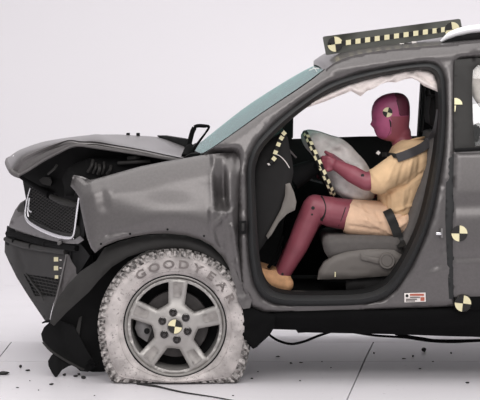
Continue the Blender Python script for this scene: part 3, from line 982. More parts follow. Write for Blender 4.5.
NB = 62
for i in range(NB):
    a = 2 * math.pi * i / NB
    w_ = 2 * math.pi / NB
    j = (i % 2) * 0.006
    block(a, a + w_ * 0.62, 0.326 - j, 0.3525, 0.030 - j * .3, 0.085, w_ * 0.2)
    block(a + w_ * .3, a + w_ * .92, 0.345, 0.3615, 0.052, 0.098, w_ * 0.5)
    for q, yq in enumerate((0.105, 0.15, 0.195)):
        block(a + w_ * .3 * q, a + w_ * (.3 * q + .7), 0.345, 0.3615, yq, yq + 0.036, w_ * 0.4)
    block(a, a + w_ * 0.6, 0.335, 0.358, 0.24, 0.262)
trd = mk('tread_blocks', V, Fc, tread_m, wheel, False)
bm = bmesh.new()
bm.from_mesh(trd.data)
bmesh.ops.recalc_face_normals(bm, faces=bm.faces)
bm.to_mesh(trd.data)
bm.free()
trd['kind'] = 'stuff'
# raised sidewall lettering
fcu = bpy.data.curves.new('lettering', 'FONT')
dg = bpy.context.evaluated_depsgraph_get()
V, Fc = [], []
for i, ch in enumerate('GOODYEAR'):
    fcu.body = ch
    fcu.align_x = 'CENTER'
    fcu.size = 0.052
    fcu.extrude = 0.002
    fcu.offset = 0.0016
    to = bpy.data.objects.new('glyph', fcu)
    COL.objects.link(to)
    bpy.context.view_layer.update()
    me = bpy.data.meshes.new_from_object(to.evaluated_get(bpy.context.evaluated_depsgraph_get()))
    ang = math.radians(123 - i * 13.7)
    V, Fc = [], []
    b = 0
    for v in me.vertices:
        lx, ly, lz = v.co.x * 1.3, v.co.y, v.co.z
        r = 0.274 + ly
        a = ang - lx / 0.29
        V.append((C2[0] + r * math.cos(a), 0.0195 - lz + 0.002 + max(0, (r - 0.3)) * 0.25 + max(0, 0.285 - r) * .25, C2[1] + r * math.sin(a)))
    Fc += [tuple(b + q for q in p.vertices) for p in me.polygons]
    bpy.data.objects.remove(to)
    bpy.data.meshes.remove(me)
    mk('sidewall_letter', V, Fc, letter_m, wheel, False)
# spokes
wins = []
SP = [86 - 72 * k for k in range(5)]
for k in range(5):
    ac = math.radians(SP[k] - 36)
    pts = []
    ho = math.radians(36) - math.asin(9.5 / 44.5)
    for t in np.linspace(-1, 1, 7):
        pts.append((44.5, ac + ho * t))
    hi_ = math.radians(36) - math.asin(8.5 / 24)
    for t in np.linspace(1, -1, 4):
        pts.append((23.5 - 1.2 * (1 - t * t), ac + hi_ * t))
    wins.append([(WX + r * math.cos(a), WY - r * math.sin(a)) for r, a in pts])


def face_depth(x, y):
    r = np.hypot(np.asarray(x, float) - WX, np.asarray(y, float) - WY)
    return 0.052 + 0.016 * np.sin(np.clip((r - 12) / 36, 0, 1) * math.pi) ** 2 - 0.006 * (r < 12)


circ = [(WX + 47.5 * math.cos(2 * math.pi * i / 60), WY + 47.5 * math.sin(2 * math.pi * i / 60)) for i in range(60)]
sheet('spoke_disc', circ, face_depth, rim_m, wheel, holes=wins, step=2.2, thick=0.035, roll=0.012, rollw=2.2)
for k in range(5):
    a = math.radians(SP[k])
    u = np.array([math.cos(a), -math.sin(a)])
    n_ = np.array([-u[1], u[0]])
    pts = [np.array([WX, WY]) + u * r + n_ * h for r, h in [(29, -3.6), (43, -5.2), (43.5, 5.2), (29, 3.6)]]
    sheet('spoke_inset', pts, lambda x, y: face_depth(x, y) - 0.003, rim_dark, wheel, step=3, thick=0.003, roll=-0.004, rollw=1.2)
tube('bead_line', [(C2[0] + RIM * 1.004 * math.cos(a), 0.049, C2[1] + RIM * 1.004 * math.sin(a)) for a in np.linspace(0, 2 * math.pi, 97)[:-1]], 0.0032, deep, wheel, 6, closed=True, sm=1)
lathe('brake_disc', [(0.03, 0.135), (0.155, 0.135), (0.158, 0.14), (0.158, 0.16)], C2, disc_m, wheel, 48)
lathe('wheel_well_backing', [(0.0001, 0.19), (0.21, 0.19), (0.21, 0.20)], C2, deep, wheel, 40)
sheet('brake_caliper', [(137, 318), (147, 318), (152, 330), (147, 342), (138, 336), (135, 328)], 0.10, dullmetal, wheel, thick=0.03, roll=0.01, rollw=3)
lathe('caliper_pin', [(0.0001, 0.09), (0.012, 0.09), (0.014, 0.095), (0.014, 0.11)], (P(147, 331, .1).x, P(147, 331, .1).z), deep, wheel, 12)
lathe('centre_cap', [(0.0001, 0.038), (0.034, 0.038), (0.037, 0.042), (0.038, 0.055)], C2, rim_dark, wheel, 32)
tm = target(175, 326.6, 7.0, lambda x, y: 0.037 + 0 * np.asarray(x, float), wheel, 0.15, (0, 2), base=ink, over=cream, nm='hub_target')
for o_ in bpy.data.objects:
    if o_.name.startswith('black_quarter') and o_.parent == wheel:
        o_.name = 'cream_quarter'
nutme = None
for k in range(6):
    a = math.radians(98 - 60 * k)
    c = (C2[0] + 13.6 * KW * math.cos(a), C2[1] + 13.6 * KW * math.sin(a))
    if nutme is None:
        o0 = lathe('lug_nut', [(0.0001, 0.028), (0.008, 0.029), (0.0135, 0.035), (0.015, 0.043), (0.0195, 0.045), (0.020, 0.055)], (0, 0), nut_m, wheel, 12)
        nutme = o0.data
        o0.location = (c[0], 0, c[1])
    else:
        o = bpy.data.objects.new('lug_nut', nutme)
        COL.objects.link(o)
        o.location = (c[0], 0, c[1])
        adopt(o, wheel)

# ------------------------------------------------------------------ cabin
dash = sheet('dashboard', [(252, 240), (250, 200), (251, 172), (256, 155), (266, 142), (276, 136), (284, 131), (288, 138), (290, 150), (292.5, 162), (293.5, 172), (291, 186), (285, 202), (277, 220), (268, 238), (260, 250), (252, 262)],
             lambda x, y: 0.20 + 0 * x, dash_m, car, step=5, thick=1.3, roll=0.02, rollw=5, creases=[((256, 155), (285, 156), 2, 0.008)])
tag(dash, 'charcoal dashboard end panel')
sheet('dashboard_trim', [(285.5, 184), (290, 183), (294, 192), (296.5, 202), (295, 210), (287, 214), (279, 222), (272, 234), (268, 239), (266, 236), (274, 222), (281, 209), (285, 196)], lambda x, y: 0.19 + 0 * x, greytrim, dash, step=3, thick=0.03, roll=0.008, rollw=2,
      creases=[((293, 196), (284, 214), 2, 0.008)])
sheet('far_mirror_cheek', [(283, 138), (284, 128), (291, 112), (293.5, 111), (293, 138)], 1.62, dash_m, car, thick=0.03)
# tape on the dashboard end
tl = catmull([(270.5, 163), (273.5, 158), (276, 151), (278, 144), (281, 137.5), (285, 131.5)], 4)
tube('tape_strip', [P(p[0], p[1], 0.185) for p in tl], 0.0105, ink, dash, 7, sm=1)
for (x, y, a) in [(274, 158.7, -0.9), (275.5, 152.4, -1.2), (278.5, 144.4, -1.2), (281.5, 138, -1.0), (284, 133.2, -.8)]:
    u = np.array([math.cos(a), math.sin(a)]) * 2.0
    n_ = np.array([-u[1], u[0]]) * 1.05
    c = np.array([x, y])
    sheet('tape_square', [c - u - n_, c + u - n_, c + u + n_, c - u + n_], 0.170, cream, dash, step=5, thick=0.004)
sheet('tape_square', [(267, 163.5), (269, 163), (270.3, 165), (268.5, 165.5)], 0.180, white_m, dash, step=5, thick=0.003)
tube('wiring', [P(274, 154.5, 0.19), P(279, 155.5, 0.19), P(285, 161, 0.19), P(289.5, 168, 0.19)], 0.0022, white_m, dash, 5)
tube('control_stalk', [P(284, 145.5, 0.24), P(289, 150, 0.26), P(296, 157.5, 0.30)], [0.0035, 0.006, 0.004], dullmetal, car, 7)
# dark clutter behind the wheel
tube('steering_column', [P(292, 178, 0.45), P(304, 172, 0.45), P(318, 165, 0.45)], [0.06, 0.05, 0.035], deep, car, 12)
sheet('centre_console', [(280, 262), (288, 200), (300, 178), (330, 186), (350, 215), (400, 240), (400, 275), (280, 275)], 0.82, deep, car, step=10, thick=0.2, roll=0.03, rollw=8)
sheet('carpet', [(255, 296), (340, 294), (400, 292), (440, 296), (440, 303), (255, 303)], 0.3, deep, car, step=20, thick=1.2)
tube('sill_plate', [P(280, 291.5, 0.2), P(330, 292.5, 0.2), P(372, 291, 0.2)], 0.005, greytrim, car, 6)
tube('pedal_arm', [P(283, 236, 0.5), P(276, 256, 0.5), P(268, 268, 0.5)], 0.008, deep, car, 6)

# driver's seat
seat = sheet('driver_seat', [(322.5, 243), (324, 238), (329, 235.3), (345, 235), (372, 235.5), (398, 236.5), (404, 245), (404, 258), (372, 257), (345, 258), (329, 259), (324.5, 252)], lambda x, y: 0.235 + 0 * x, seat_m, car, step=4, thick=0.46, roll=0.035, rollw=6)
tag(seat, 'grey fabric bucket seat with side shield and recline lever')
sheet('seat_shield', [(317.5, 279.5), (319, 271), (324, 262.5), (334, 256), (346, 252), (360, 250), (376, 249), (394, 250), (402, 255), (400, 268), (394, 274), (386, 276), (350, 279)], lambda x, y: 0.205 + 0 * x, seatside, seat, step=4, thick=0.05, roll=0.02, rollw=4,
      creases=[((350, 272), (398, 270), 3, 0.006)])
sheet('seat_base', [(322, 276), (400, 272), (404, 290), (350, 290), (345, 282), (322, 281)], 0.26, deep, seat, step=10, thick=0.4)
sheet('seat_rail_cover', [(346, 280), (392, 276), (396, 282), (380, 289), (346, 290)], 0.25, dash_m, seat, thick=0.04, roll=0.01)
lv = sheet('recline_lever', [(360, 253), (364, 256), (380, 258.5), (382, 264), (376, 263.5), (361, 259.5)], 0.19, seatside, seat, step=3, thick=0.02, roll=0.006, rollw=2)
rc = P(387, 261, 0.19)
lathe('recline_dial', [(0.0001, 0.183), (0.024, 0.183), (0.027, 0.186), (0.029, 0.184), (0.036, 0.184), (0.039, 0.188), (0.04, 0.21)], (rc.x, rc.z), seatside, seat, 28)
sheet('seat_tab', [(334.7, 272), (335.8, 272), (335.8, 277), (334.7, 277)], 0.199, cream, seat, thick=0.004)
sheet('backrest', [(400, 252), (398, 240), (404, 226), (410, 208), (416, 190), (423, 170), (428, 150), (431, 134), (438, 132), (448, 138), (448, 170), (440, 205), (430, 235), (420, 254), (408, 262)], lambda x, y: 0.25 + 0.0 * x, seat_m, seat, step=4, thick=0.44, roll=0.05, rollw=8,
      creases=[((412, 240), (436, 160), 3, 0.008)])
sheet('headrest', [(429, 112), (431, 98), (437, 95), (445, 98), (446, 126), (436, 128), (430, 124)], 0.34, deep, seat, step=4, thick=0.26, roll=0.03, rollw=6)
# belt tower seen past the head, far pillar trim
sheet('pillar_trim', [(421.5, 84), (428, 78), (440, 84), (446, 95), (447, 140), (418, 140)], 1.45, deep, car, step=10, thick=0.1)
tube('pillar_handle', [P(427, 90, 1.2), P(430, 104, 1.2), P(435, 118, 1.2)], 0.014, dash_m, car, 8)
tube('pillar_edge', [P(424, 88, 1.4), P(423.4, 108, 1.4), P(421, 132, 1.4)], 0.010, dash_m, car, 8)

# steering wheel, nearly edge-on
SWY = 0.46
c0 = P(319, 164, SWY)
ax = (P(332, 193, SWY) - P(306, 135, SWY)).normalized()
ring = []
for i in range(48):
    a = 2 * math.pi * i / 48
    ring.append(c0 + ax * (0.166 * math.sin(a)) + Vector((0, -0.166 * math.cos(a), 0)))
sw = tube('steering_wheel', ring, 0.0135, ink, car, 10, closed=True, sm=1)
tag(sw, 'black steering wheel taped with a cream checker strip')
for k in range(3):
    a = [0, math.pi, math.pi / 2][k]
    tube('wheel_spoke', [c0, c0 + (ax * math.sin(a) + Vector((0, -math.cos(a), 0))) * 0.18], [0.03, 0.014], deep, sw, 8)
nv = ax.cross(Vector((0, 1, 0))).normalized()
if nv.x < 0:
    nv = -nv
for k in range(16):
    a = math.radians(-66 + k * 8.6)
    side_ = 1 if k % 2 else -1
    p = c0 + ax * (0.166 * math.sin(a)) + Vector((0, -0.166 * math.cos(a), 0))
    rad = (ax * math.sin(a) + Vector((0, -math.cos(a), 0)))
    tg = (ax * math.cos(a) + Vector((0, math.sin(a), 0)))
    outw = (rad * 0.9 + nv * (0.42 * side_)).normalized()
    acr = outw.cross(tg).normalized()
    q = p + outw * 0.0135
    s1, s2 = 0.0115, 0.0082 if side_ > 0 else 0.006
    V = [q - tg * s1 - acr * s2, q + tg * s1 - acr * s2, q + tg * s1 + acr * s2, q - tg * s1 + acr * s2]
    V += [v + outw * 0.0015 for v in V]
    mk('tape_square', V, [(3, 2, 1, 0), (4, 5, 6, 7), (0, 1, 5, 4), (1, 2, 6, 5), (2, 3, 7, 6), (3, 0, 4, 7)], cream, sw, False)

# driver airbag, half deflated
ab = [(302, 138), (304.5, 133), (310, 131), (320, 132.5), (332, 136.5), (342, 139.5), (350, 145), (357, 152.5), (364, 160), (369, 168), (373, 178), (375, 190), (373, 199), (366, 203.5), (354, 202.5), (343, 198), (334, 191), (327, 181), (320, 168), (312, 155), (305, 147)]


def bag_depth(x, y):
    x = np.asarray(x, float)
    y = np.asarray(y, float)
    return 0.375 - 0.03 * np.exp(-(((x - 350) / 20) ** 2 + ((y - 180) / 24) ** 2)) + 0.03 * np.clip((316 - x) / 14, 0, 1)


bag = sheet('driver_airbag', ab, bag_depth, bag_m, car, step=2.5, thick=0.20, roll=0.06, rollw=9, sm=True, noise=0.006, nscale=7,
            creases=[((318, 138), (345, 158), 4, 0.014), ((345, 158), (362, 168), 4, -0.012), ((330, 180), (366, 196), 5, 0.016), ((326, 150), (340, 146), 4, -0.012), ((340, 150), (356, 160), 4, 0.012), ((312, 140), (318, 160), 4, -0.01)])
tag(bag, 'wrinkled grey driver airbag hanging from the steering wheel')
sheet('pink_smear', [(325, 156), (331, 153), (338, 157), (345, 162), (352, 169), (350, 176), (340, 174), (331, 168)], lambda x, y: bag_depth(x, y) - 0.016, stain_m, bag, step=2.5, thick=0.003, sm=True, noise=0.004, nscale=7)
# curtain airbag
cu_top = [(298, 110), (312, 101), (330, 90.5), (345, 85), (362, 79.5), (380, 75), (399, 71.5), (415, 69), (428, 70), (434, 75), (437.5, 84), (438, 92)]
cu_bot = [(436, 91), (430, 88.5), (424, 86), (418.5, 81), (412, 78), (404, 79.5), (396, 82.5), (388, 82), (381, 84), (374, 88.5), (367, 91), (360.5, 96.5), (356.5, 94), (351, 91), (345, 93.5), (336, 97), (325, 101.5), (312, 106)]
cur = sheet('curtain_airbag', cu_top + cu_bot, lambda x, y: side(x, y) + 0.035, curtain_m, car, step=2.0, thick=0.03, roll=0.02, rollw=3, noise=0.007, nscale=5,
            creases=[((312, 103), (345, 90), 2.5, -0.02), ((340, 95), (352, 88), 2.5, 0.016), ((352, 88), (366, 93), 3, -0.018), ((360, 95), (382, 80), 3, 0.016), ((372, 88), (392, 79), 3, -0.016), ((395, 80), (412, 72), 3, 0.016), ((410, 76), (434, 88), 3, -0.018), ((418, 74), (436, 86), 2.5, 0.014)])
tag(cur, 'crumpled white curtain airbag along the roof edge above the driver')
cub = sheet('rear_curtain_airbag', [(466, 64), (500, 62), (560, 60), (560, 112), (520, 116), (490, 112), (480, 107), (474, 98), (469, 84)], lambda x, y: side(x, y) + 0.035, curtain_m, car, step=3, thick=0.03, roll=0.02, rollw=4, noise=0.008, nscale=7)
tag(cub, 'white curtain airbag behind the rear door glass')
sheet('rear_headrest', [(474, 128), (480, 124), (500, 124), (504, 150), (474, 152)], 0.5, deep, car, thick=0.15, roll=0.02)

# ------------------------------------------------------------------ the dummy
TMP = []


def blob(name, adds, voxel, smooth, m, parent):
    """one continuous skin from overlapping tapered limbs and lofts, fused by voxel remeshing"""
    bm = bmesh.new()
    for a in adds:
        if a[0] == 'cap':
            _, p0, r0, p1, r1 = a
            p0, p1 = Vector(p0), Vector(p1)
            for p, r in ((p0, r0), (p1, r1)):
                bmesh.ops.create_uvsphere(bm, u_segments=20, v_segments=12, radius=r, matrix=Matrix.Translation(p))
            dv = p1 - p0
            L = dv.length
            if L > 1e-4:
                q = dv.to_track_quat('Z', 'Y').to_matrix().to_4x4()
                bmesh.ops.create_cone(bm, cap_ends=True, segments=20, radius1=r0, radius2=r1, depth=L, matrix=Matrix.Translation((p0 + p1) / 2) @ q)
        elif a[0] == 'ell':
            _, p, s, rot = a
            bmesh.ops.create_uvsphere(bm, u_segments=24, v_segments=16, radius=1, matrix=Matrix.Translation(Vector(p)) @ rot.to_4x4() @ Matrix.Diagonal((s[0], s[1], s[2], 1)))
        elif a[0] == 'loft':
            rows = a[1]
            vr = [[bm.verts.new(p) for p in r] for r in rows]
            n = len(rows[0])
            for i in range(len(rows) - 1):
                for k in range(n):
                    bm.faces.new((vr[i][k], vr[i][(k + 1) % n], vr[i + 1][(k + 1) % n], vr[i + 1][k]))
            bm.faces.new(vr[0][::-1])
            bm.faces.new(vr[-1])
    bmesh.ops.recalc_face_normals(bm, faces=bm.faces)
    me = bpy.data.meshes.new('tmp')
    bm.to_mesh(me)
    bm.free()
    o = bpy.data.objects.new('tmp', me)
    COL.objects.link(o)
    r = o.modifiers.new('r', 'REMESH')
    r.mode = 'VOXEL'
    r.voxel_size = voxel
    s = o.modifiers.new('s', 'SMOOTH')
    s.factor = 0.5
    s.iterations = smooth
    bpy.context.view_layer.update()
    nm = bpy.data.meshes.new_from_object(o.evaluated_get(bpy.context.evaluated_depsgraph_get()))
    bpy.data.objects.remove(o)
    nm.materials.clear()
    nm.materials.append(m)
    nm.name = name
    for p in nm.polygons:
        p.use_smooth = True
    return put(name, nm, parent)


def bvh_of(o):
    me = o.data
    return BVHTree.FromPolygons([v.co for v in me.vertices], [p.vertices for p in me.polygons])


def hit(b, x, y, default=0.4):
    o = Vector((0, -D, ZC))
    d = (P(x, y, 0) - o).normalized()
    h = b.ray_cast(o, d)
    return h[0].y if h[0] is not None else default


dummy = empty('crash_test_dummy', P(398, 236, 0.45))
tag(dummy, 'maroon crash test dummy in tan shirt and shorts, belted in the driver seat', 'dummy')

HY = 0.47
# head: stacked profile slices (px row: front, back, half width)
hs = [(92.6, 393, 398, 0.012), (93.6, 387.5, 402.5, 0.034), (95.5, 382, 405.5, 0.05), (98.5, 377.3, 408, 0.062), (102, 374.2, 409.3, 0.069), (107, 372, 410, 0.074), (112, 371.3, 410, 0.076),
      (116, 371.4, 410, 0.076), (119.5, 372.2, 409.8, 0.075), (122, 372.4, 409.5, 0.074), (124.5, 372.2, 409.3, 0.072), (127, 373.2, 409, 0.069), (129, 374.6, 409, 0.067), (130.5, 374.3, 409, 0.065), (132, 375, 409, 0.063), (133.5, 375.4, 409, 0.061), (135.5, 376.3, 409, 0.058), (137.5, 378.3, 409, 0.054), (139.5, 382.5, 409, 0.050), (141, 387, 409, 0.046)]
rows = []
NS = 36
for (y, xf, xb, hw) in hs:
    cxp = (xf + xb) / 2
    half = (xb - xf) / 2 * (D + HY) / F
    row = []
    for k in range(NS):
        a = 2 * math.pi * k / NS
        ca, sa = math.cos(a), math.sin(a)
        # front (ca=-1) slightly flatter, cheeks fuller
        fx = -half if False else 0
        px_ = math.copysign(abs(ca) ** 0.9, ca) * half
        py_ = math.copysign(abs(sa) ** 0.85, sa) * hw
        if ca < -0.75:     # facial relief: nose ridge, eye hollows
            nose = math.exp(-((y - 125.3) / 2.2) ** 2) * math.exp(-(sa / 0.16) ** 2) * 0.0115 + math.exp(-((y - 122) / 2.4) ** 2) * math.exp(-(sa / 0.13) ** 2) * 0.005
            eye = -0.006 * math.exp(-((y - 119.6) / 1.8) ** 2) * math.exp(-((abs(sa) - 0.38) / 0.15) ** 2)
            lips = 0.002 * math.exp(-((y - 130.4) / 0.9) ** 2) * math.exp(-(sa / 0.3) ** 2)
            px_ -= nose + eye + lips
        c = P(cxp, y, HY)
        row.append((c.x + px_, HY + py_, c.z))
    rows.append(row)
R0 = Matrix.Identity(3)
N = lambda x, y, Y: P(x, y, Y)
adds = [('loft', rows),
        ('cap', N(399, 132, HY), 0.047, N(405, 150, 0.46), 0.056),            # neck
        ('ell', N(402, 134, HY), (0.045, 0.055, 0.05), R0),
        # torso
        ('ell', N(407, 170, 0.45), (0.095, 0.165, 0.13), R0), ('ell', N(402, 198, 0.45), (0.095, 0.15, 0.13), R0), ('ell', N(396, 222, 0.45), (0.10, 0.165, 0.075), R0),
        # shoulders and arms
        ('cap', N(408, 160, 0.45), 0.06, N(404, 163, 0.29), 0.058), ('cap', N(404, 163, 0.29), 0.056, N(368, 182, 0.245), 0.043),
        ('cap', N(366.5, 182, 0.245), 0.042, N(352, 174, 0.265), 0.042), ('cap', N(352, 174, 0.265), 0.042, N(338, 166, 0.29), 0.029),
        ('cap', N(408, 160, 0.45), 0.06, N(404, 163, 0.62), 0.058), ('cap', N(404, 163, 0.62), 0.056, N(372, 190, 0.66), 0.042),
        ('cap', N(372, 190, 0.66), 0.042, N(334, 174, 0.63), 0.029),
        # legs
        ('cap', N(396, 222, 0.38), 0.088, N(330, 212, 0.345), 0.072), ('cap', N(330, 211, 0.345), 0.07, N(315, 206.5, 0.345), 0.058),
        ('cap', N(314, 208, 0.345), 0.059, N(306, 226, 0.345), 0.057), ('cap', N(306, 226, 0.345), 0.058, N(297, 247, 0.345), 0.051), ('cap', N(297, 247, 0.345), 0.051, N(283, 274, 0.345), 0.036),
        ('cap', N(283, 274, 0.345), 0.036, N(272, 282, 0.345), 0.03),
        ('cap', N(396, 222, 0.53), 0.088, N(318, 211, 0.58), 0.06), ('cap', N(318, 211, 0.58), 0.056, N(295, 246, 0.58), 0.046), ('cap', N(295, 246, 0.58), 0.046, N(281, 271, 0.58), 0.034)]


def hand(wx, wy, wY, sgn):
    """palm with four curled fingers and a thumb gripping the rim; wrist at (wx, wy, wY)"""
    A = []
    A.append(('cap', N(wx, wy, wY), 0.026, N(wx - 6, wy - 2.5, wY), 0.024))
    for i in range(4):       # palm struts
        A.append(('cap', N(wx - 3, wy - 2 + (i - 1.5) * 1.8, wY), 0.015, N(wx - 10, wy - 5 + i * 3.9 - 3.2, wY - 0.004), 0.0125))
    ln = [0.92, 1.05, 1.0, 0.82]
    for i in range(4):
        bx, by = wx - 10, wy - 8.2 + i * 3.9
        L = ln[i]
        A.append(('cap', N(bx, by, wY - 0.004), 0.0098, N(bx - 5.2 * L, by - 0.6, wY + 0.008), 0.009))
        A.append(('cap', N(bx - 5.2 * L, by - 0.6, wY + 0.008), 0.009, N(bx - 7.0 * L, by + 0.2, wY + 0.032), 0.0085))
        A.append(('cap', N(bx - 7.0 * L, by + 0.2, wY + 0.032), 0.0085, N(bx - 4.5 * L, by + 0.6, wY + 0.046), 0.0078))
    A.append(('cap', N(wx - 3, wy - 4, wY + 0.01), 0.012, N(wx - 8, wy - 11, wY + 0.022), 0.0105))
    A.append(('cap', N(wx - 8, wy - 11, wY + 0.022), 0.0105, N(wx - 12.5, wy - 14, wY + 0.032), 0.0085))
    return A


adds += hand(338, 166, 0.30, -1) + hand(334, 174, 0.63, 1)
bodyo = blob('body', adds, 0.005, 4, skin, dummy)
bodyo.data.materials.append(skin2)
bodyo.data.materials.append(skin3)
zt = P(0, 115.5, HY).z
zc_ = P(0, 139.5, HY).z
xs0 = P(395, 93, HY).x
xs1 = P(400, 115, HY).x
for p in bodyo.data.polygons:
    c = p.center
    if c.z > zc_ and abs(c.y - HY) < 0.12 and c.x > P(365, 100, HY).x:
        ppx = CX + c.x * F / (D + c.y)
        ppy = CY + (ZC - c.z) * F / (D + c.y)
        lim = 395 + (ppy - 93) * (5 / 22.0)
        if ppx > lim and ppy < 115.5:
            p.material_index = 2
        elif ppx < 391 + max(0, 115.5 - ppy) * 0.6 and ppy < 139 - max(0, ppx - 385) * 0.9:
            p.material_index = 1
        elif ppy < 116:
            p.material_index = 1
bb = bvh_of(bodyo)


def on_body(pts, off=0.002, b=None):
    b = b or bb
    return [P(x, y, hit(b, x, y) - off) for x, y in pts]


tube('scalp_seam', on_body([(395.5, 94.5), (396.8, 101), (398.5, 108), (400, 115), (404, 115.3), (408, 115.4)], 0.0), 0.0014, ink, dummy, 5)
tube('jaw_slot', on_body([(389.3, 119.5), (390.4, 122.5), (390.8, 127)], 0.0), [0.002, 0.0042, 0.003], ink, dummy, 6)
tube('jaw_seam', on_body([(390.8, 127), (390.2, 131), (388, 135.5), (385, 139)], 0.0), 0.0013, skin3, dummy, 5)
ht = target(387.6, 112.3, 4.9, lambda x, y: np.array([hit(bb, a, b_) for a, b_ in zip(np.atleast_1d(x), np.atleast_1d(y))]), dummy, 0.25, (1, 3), nm='head_target')


def dot(x, y, r, nm='joint_hole'):
    Yh = hit(bb, x, y)
    c = P(x, y, Yh)
    lathe(nm, [(0.0001, Yh - 0.0025), (r, Yh - 0.0025), (r * 1.05, Yh + 0.012)], (c.x, c.z), ink, dummy, 14)


for (x, y, r) in [(313, 208, 0.0085), (312, 214.5, 0.005), (362.5, 175.5, 0.008), (282.5, 274, 0.006)]:
    dot(x, y, r)
# knee cleft and thigh joint lines
tube('knee_cleft', on_body([(321.5, 196.5), (324.3, 201.5), (325.8, 208), (324.5, 215), (321.5, 220)], 0.0), [0.006, 0.003, 0.0025, 0.004, 0.008], ink, dummy, 6)
tube('thigh_seam', on_body([(348.5, 199), (345.5, 208), (342, 218), (338.5, 226)], 0.0), 0.0022, ink, dummy, 5)

# shirt
ts = [(139.5, 401, 423, 0.085), (142.5, 396, 427, 0.115), (147, 392, 430, 0.16), (153, 389, 431, 0.188), (160, 387, 431.5, 0.196), (170, 384, 430.5, 0.192), (180, 380.5, 427.5, 0.186), (190, 377.8, 422.5, 0.182), (198, 377, 419, 0.178), (205, 378, 415.5, 0.172), (211, 383, 412.5, 0.168), (215, 388, 410.5, 0.16)]
rows = []
for (y, xf, xb, hw) in ts:
    c = P((xf + xb) / 2, y, 0.45)
    half = (xb - xf) / 2 * (D + 0.45) / F
    rows.append([(c.x + math.copysign(abs(math.cos(a)) ** 0.8, math.cos(a)) * half, 0.45 + math.copysign(abs(math.sin(a)) ** 0.8, math.sin(a)) * hw, c.z) for a in np.linspace(0, 2 * math.pi, 40)[:-1]])
shirt = blob('shirt', [('loft', rows), ('cap', N(406, 163, 0.30), 0.075, N(379.5, 180.5, 0.255), 0.068), ('cap', N(406, 163, 0.60), 0.075, N(382, 182, 0.645), 0.066)], 0.007, 5, shirt_m, dummy)
tag(shirt, 'tan short-sleeved cotton shirt')
# cloth folds pressed into the shirt
def folds(o, lines, zl=0.0):
    P0 = []
    me = o.data
    co = np.array([v.co for v in me.vertices])
    px = np.stack([CX + co[:, 0] * F / (D + co[:, 1]), CY + (ZC - co[:, 2]) * F / (D + co[:, 1])], axis=1)
    nr = np.array([v.normal for v in me.vertices])
    for (a, b, w_, amp) in lines:
        f = amp * np.clip(1 - sdist(px, a, b) / w_, 0, 1) ** 1.5 * (nr[:, 1] < 0.2)
        co += nr * f[:, None]
    for i, v in enumerate(me.vertices):
        v.co = co[i]
    me.update()


folds(shirt, [((388, 192), (404, 187), 2.6, -0.012), ((404, 187), (424, 172), 2.6, -0.010), ((370, 170), (386, 192), 2.5, 0.004), ((404, 190), (402, 208), 3, 0.009), ((396, 160), (388, 180), 3, 0.006), ((404, 162), (398, 184), 3, -0.006),
              ((412, 160), (407, 183), 3, 0.006), ((420, 158), (418, 176), 3, -0.006), ((384, 196), (386, 210), 3, -0.008), ((392, 196), (393, 210), 3, 0.007), ((411, 190), (406, 210), 3, -0.006), ((396, 211), (412, 205), 2.5, 0.01)])
tube('collar', [P(396.5, 146, 0.385), P(404, 143, 0.37), P(414, 139.5, 0.385), P(421, 138, 0.42), P(424, 137.5, 0.47)], 0.006, shirt_m, shirt, 7)
shorts = blob('shorts', [('cap', N(398, 222, 0.385), 0.098, N(354, 217.5, 0.355), 0.088), ('cap', N(398, 222, 0.53), 0.098, N(354, 217, 0.57), 0.085), ('ell', N(398, 220, 0.45), (0.1, 0.19, 0.092), R0)], 0.007, 4, short_m, dummy)
tag(shorts, 'peach cotton shorts')
# trim the shorts' hem to a clean edge across the thigh
bm = bmesh.new()
bm.from_mesh(shorts.data)
h0, h1 = P(349, 198, 0.3), P(343, 236, 0.3)
ev = (h1 - h0).normalized()
nrm = ev.cross(Vector((0, 1, 0))).normalized()
if nrm.x > 0:
    nrm = -nrm
rs = bmesh.ops.bisect_plane(bm, geom=bm.verts[:] + bm.edges[:] + bm.faces[:], plane_co=h0, plane_no=nrm, clear_outer=True)
ed = [e for e in rs['geom_cut'] if isinstance(e, bmesh.types.BMEdge)]
ex = bmesh.ops.extrude_edge_only(bm, edges=ed)
vv = [v for v in ex['geom'] if isinstance(v, bmesh.types.BMVert)]
cen = sum((v.co for v in vv), Vector()) / max(1, len(vv))
for v in vv:
    v.co = v.co + (Vector((cen.x, v.co.y, cen.z)) - v.co) * 0.14 - nrm * 0.004
bm.to_mesh(shorts.data)
bm.free()
folds(shorts, [((352, 205), (380, 222), 3, 0.006), ((350, 226), (378, 230), 3, -0.006), ((360, 204), (372, 232), 3, 0.006), ((376, 212), (386, 232), 3, -0.008), ((398, 218), (408, 212), 2.5, -0.012), ((400, 226), (406, 222), 3, 0.01), ((366, 220), (392, 234), 3, 0.008)])
shoe = blob('shoe', [('cap', N(285.5, 284, 0.345), 0.04, N(273, 280.5, 0.345), 0.043), ('cap', N(273, 280.5, 0.345), 0.043, N(252, 272, 0.345), 0.036), ('cap', N(284, 288.5, 0.345), 0.03, N(254, 277, 0.345), 0.03), ('cap', N(283, 279, 0.345), 0.041, N(274, 277, 0.345), 0.036)], 0.006, 4, shoe_m, dummy)
tag(shoe, 'tan suede shoe')
shb = bvh_of(shoe)
tube('shoe_welt', on_body([(266, 283.5), (272, 286), (279, 289.5), (285, 292.5), (290, 291)], 0.0, shb), 0.003, seatside, shoe, 6)
shoe2 = blob('shoe', [('cap', N(282, 276, 0.58), 0.036, N(252, 266, 0.58), 0.034)], 0.008, 3, shoe_m, dummy)
# seat belt (bolted to the car)
sb = bvh_of(shirt)
def over(b, x, y, dflt, rad=4):
    return min(hit(b, x, y + q, dflt) for q in (-rad, -rad / 2, 0, rad / 2, rad))


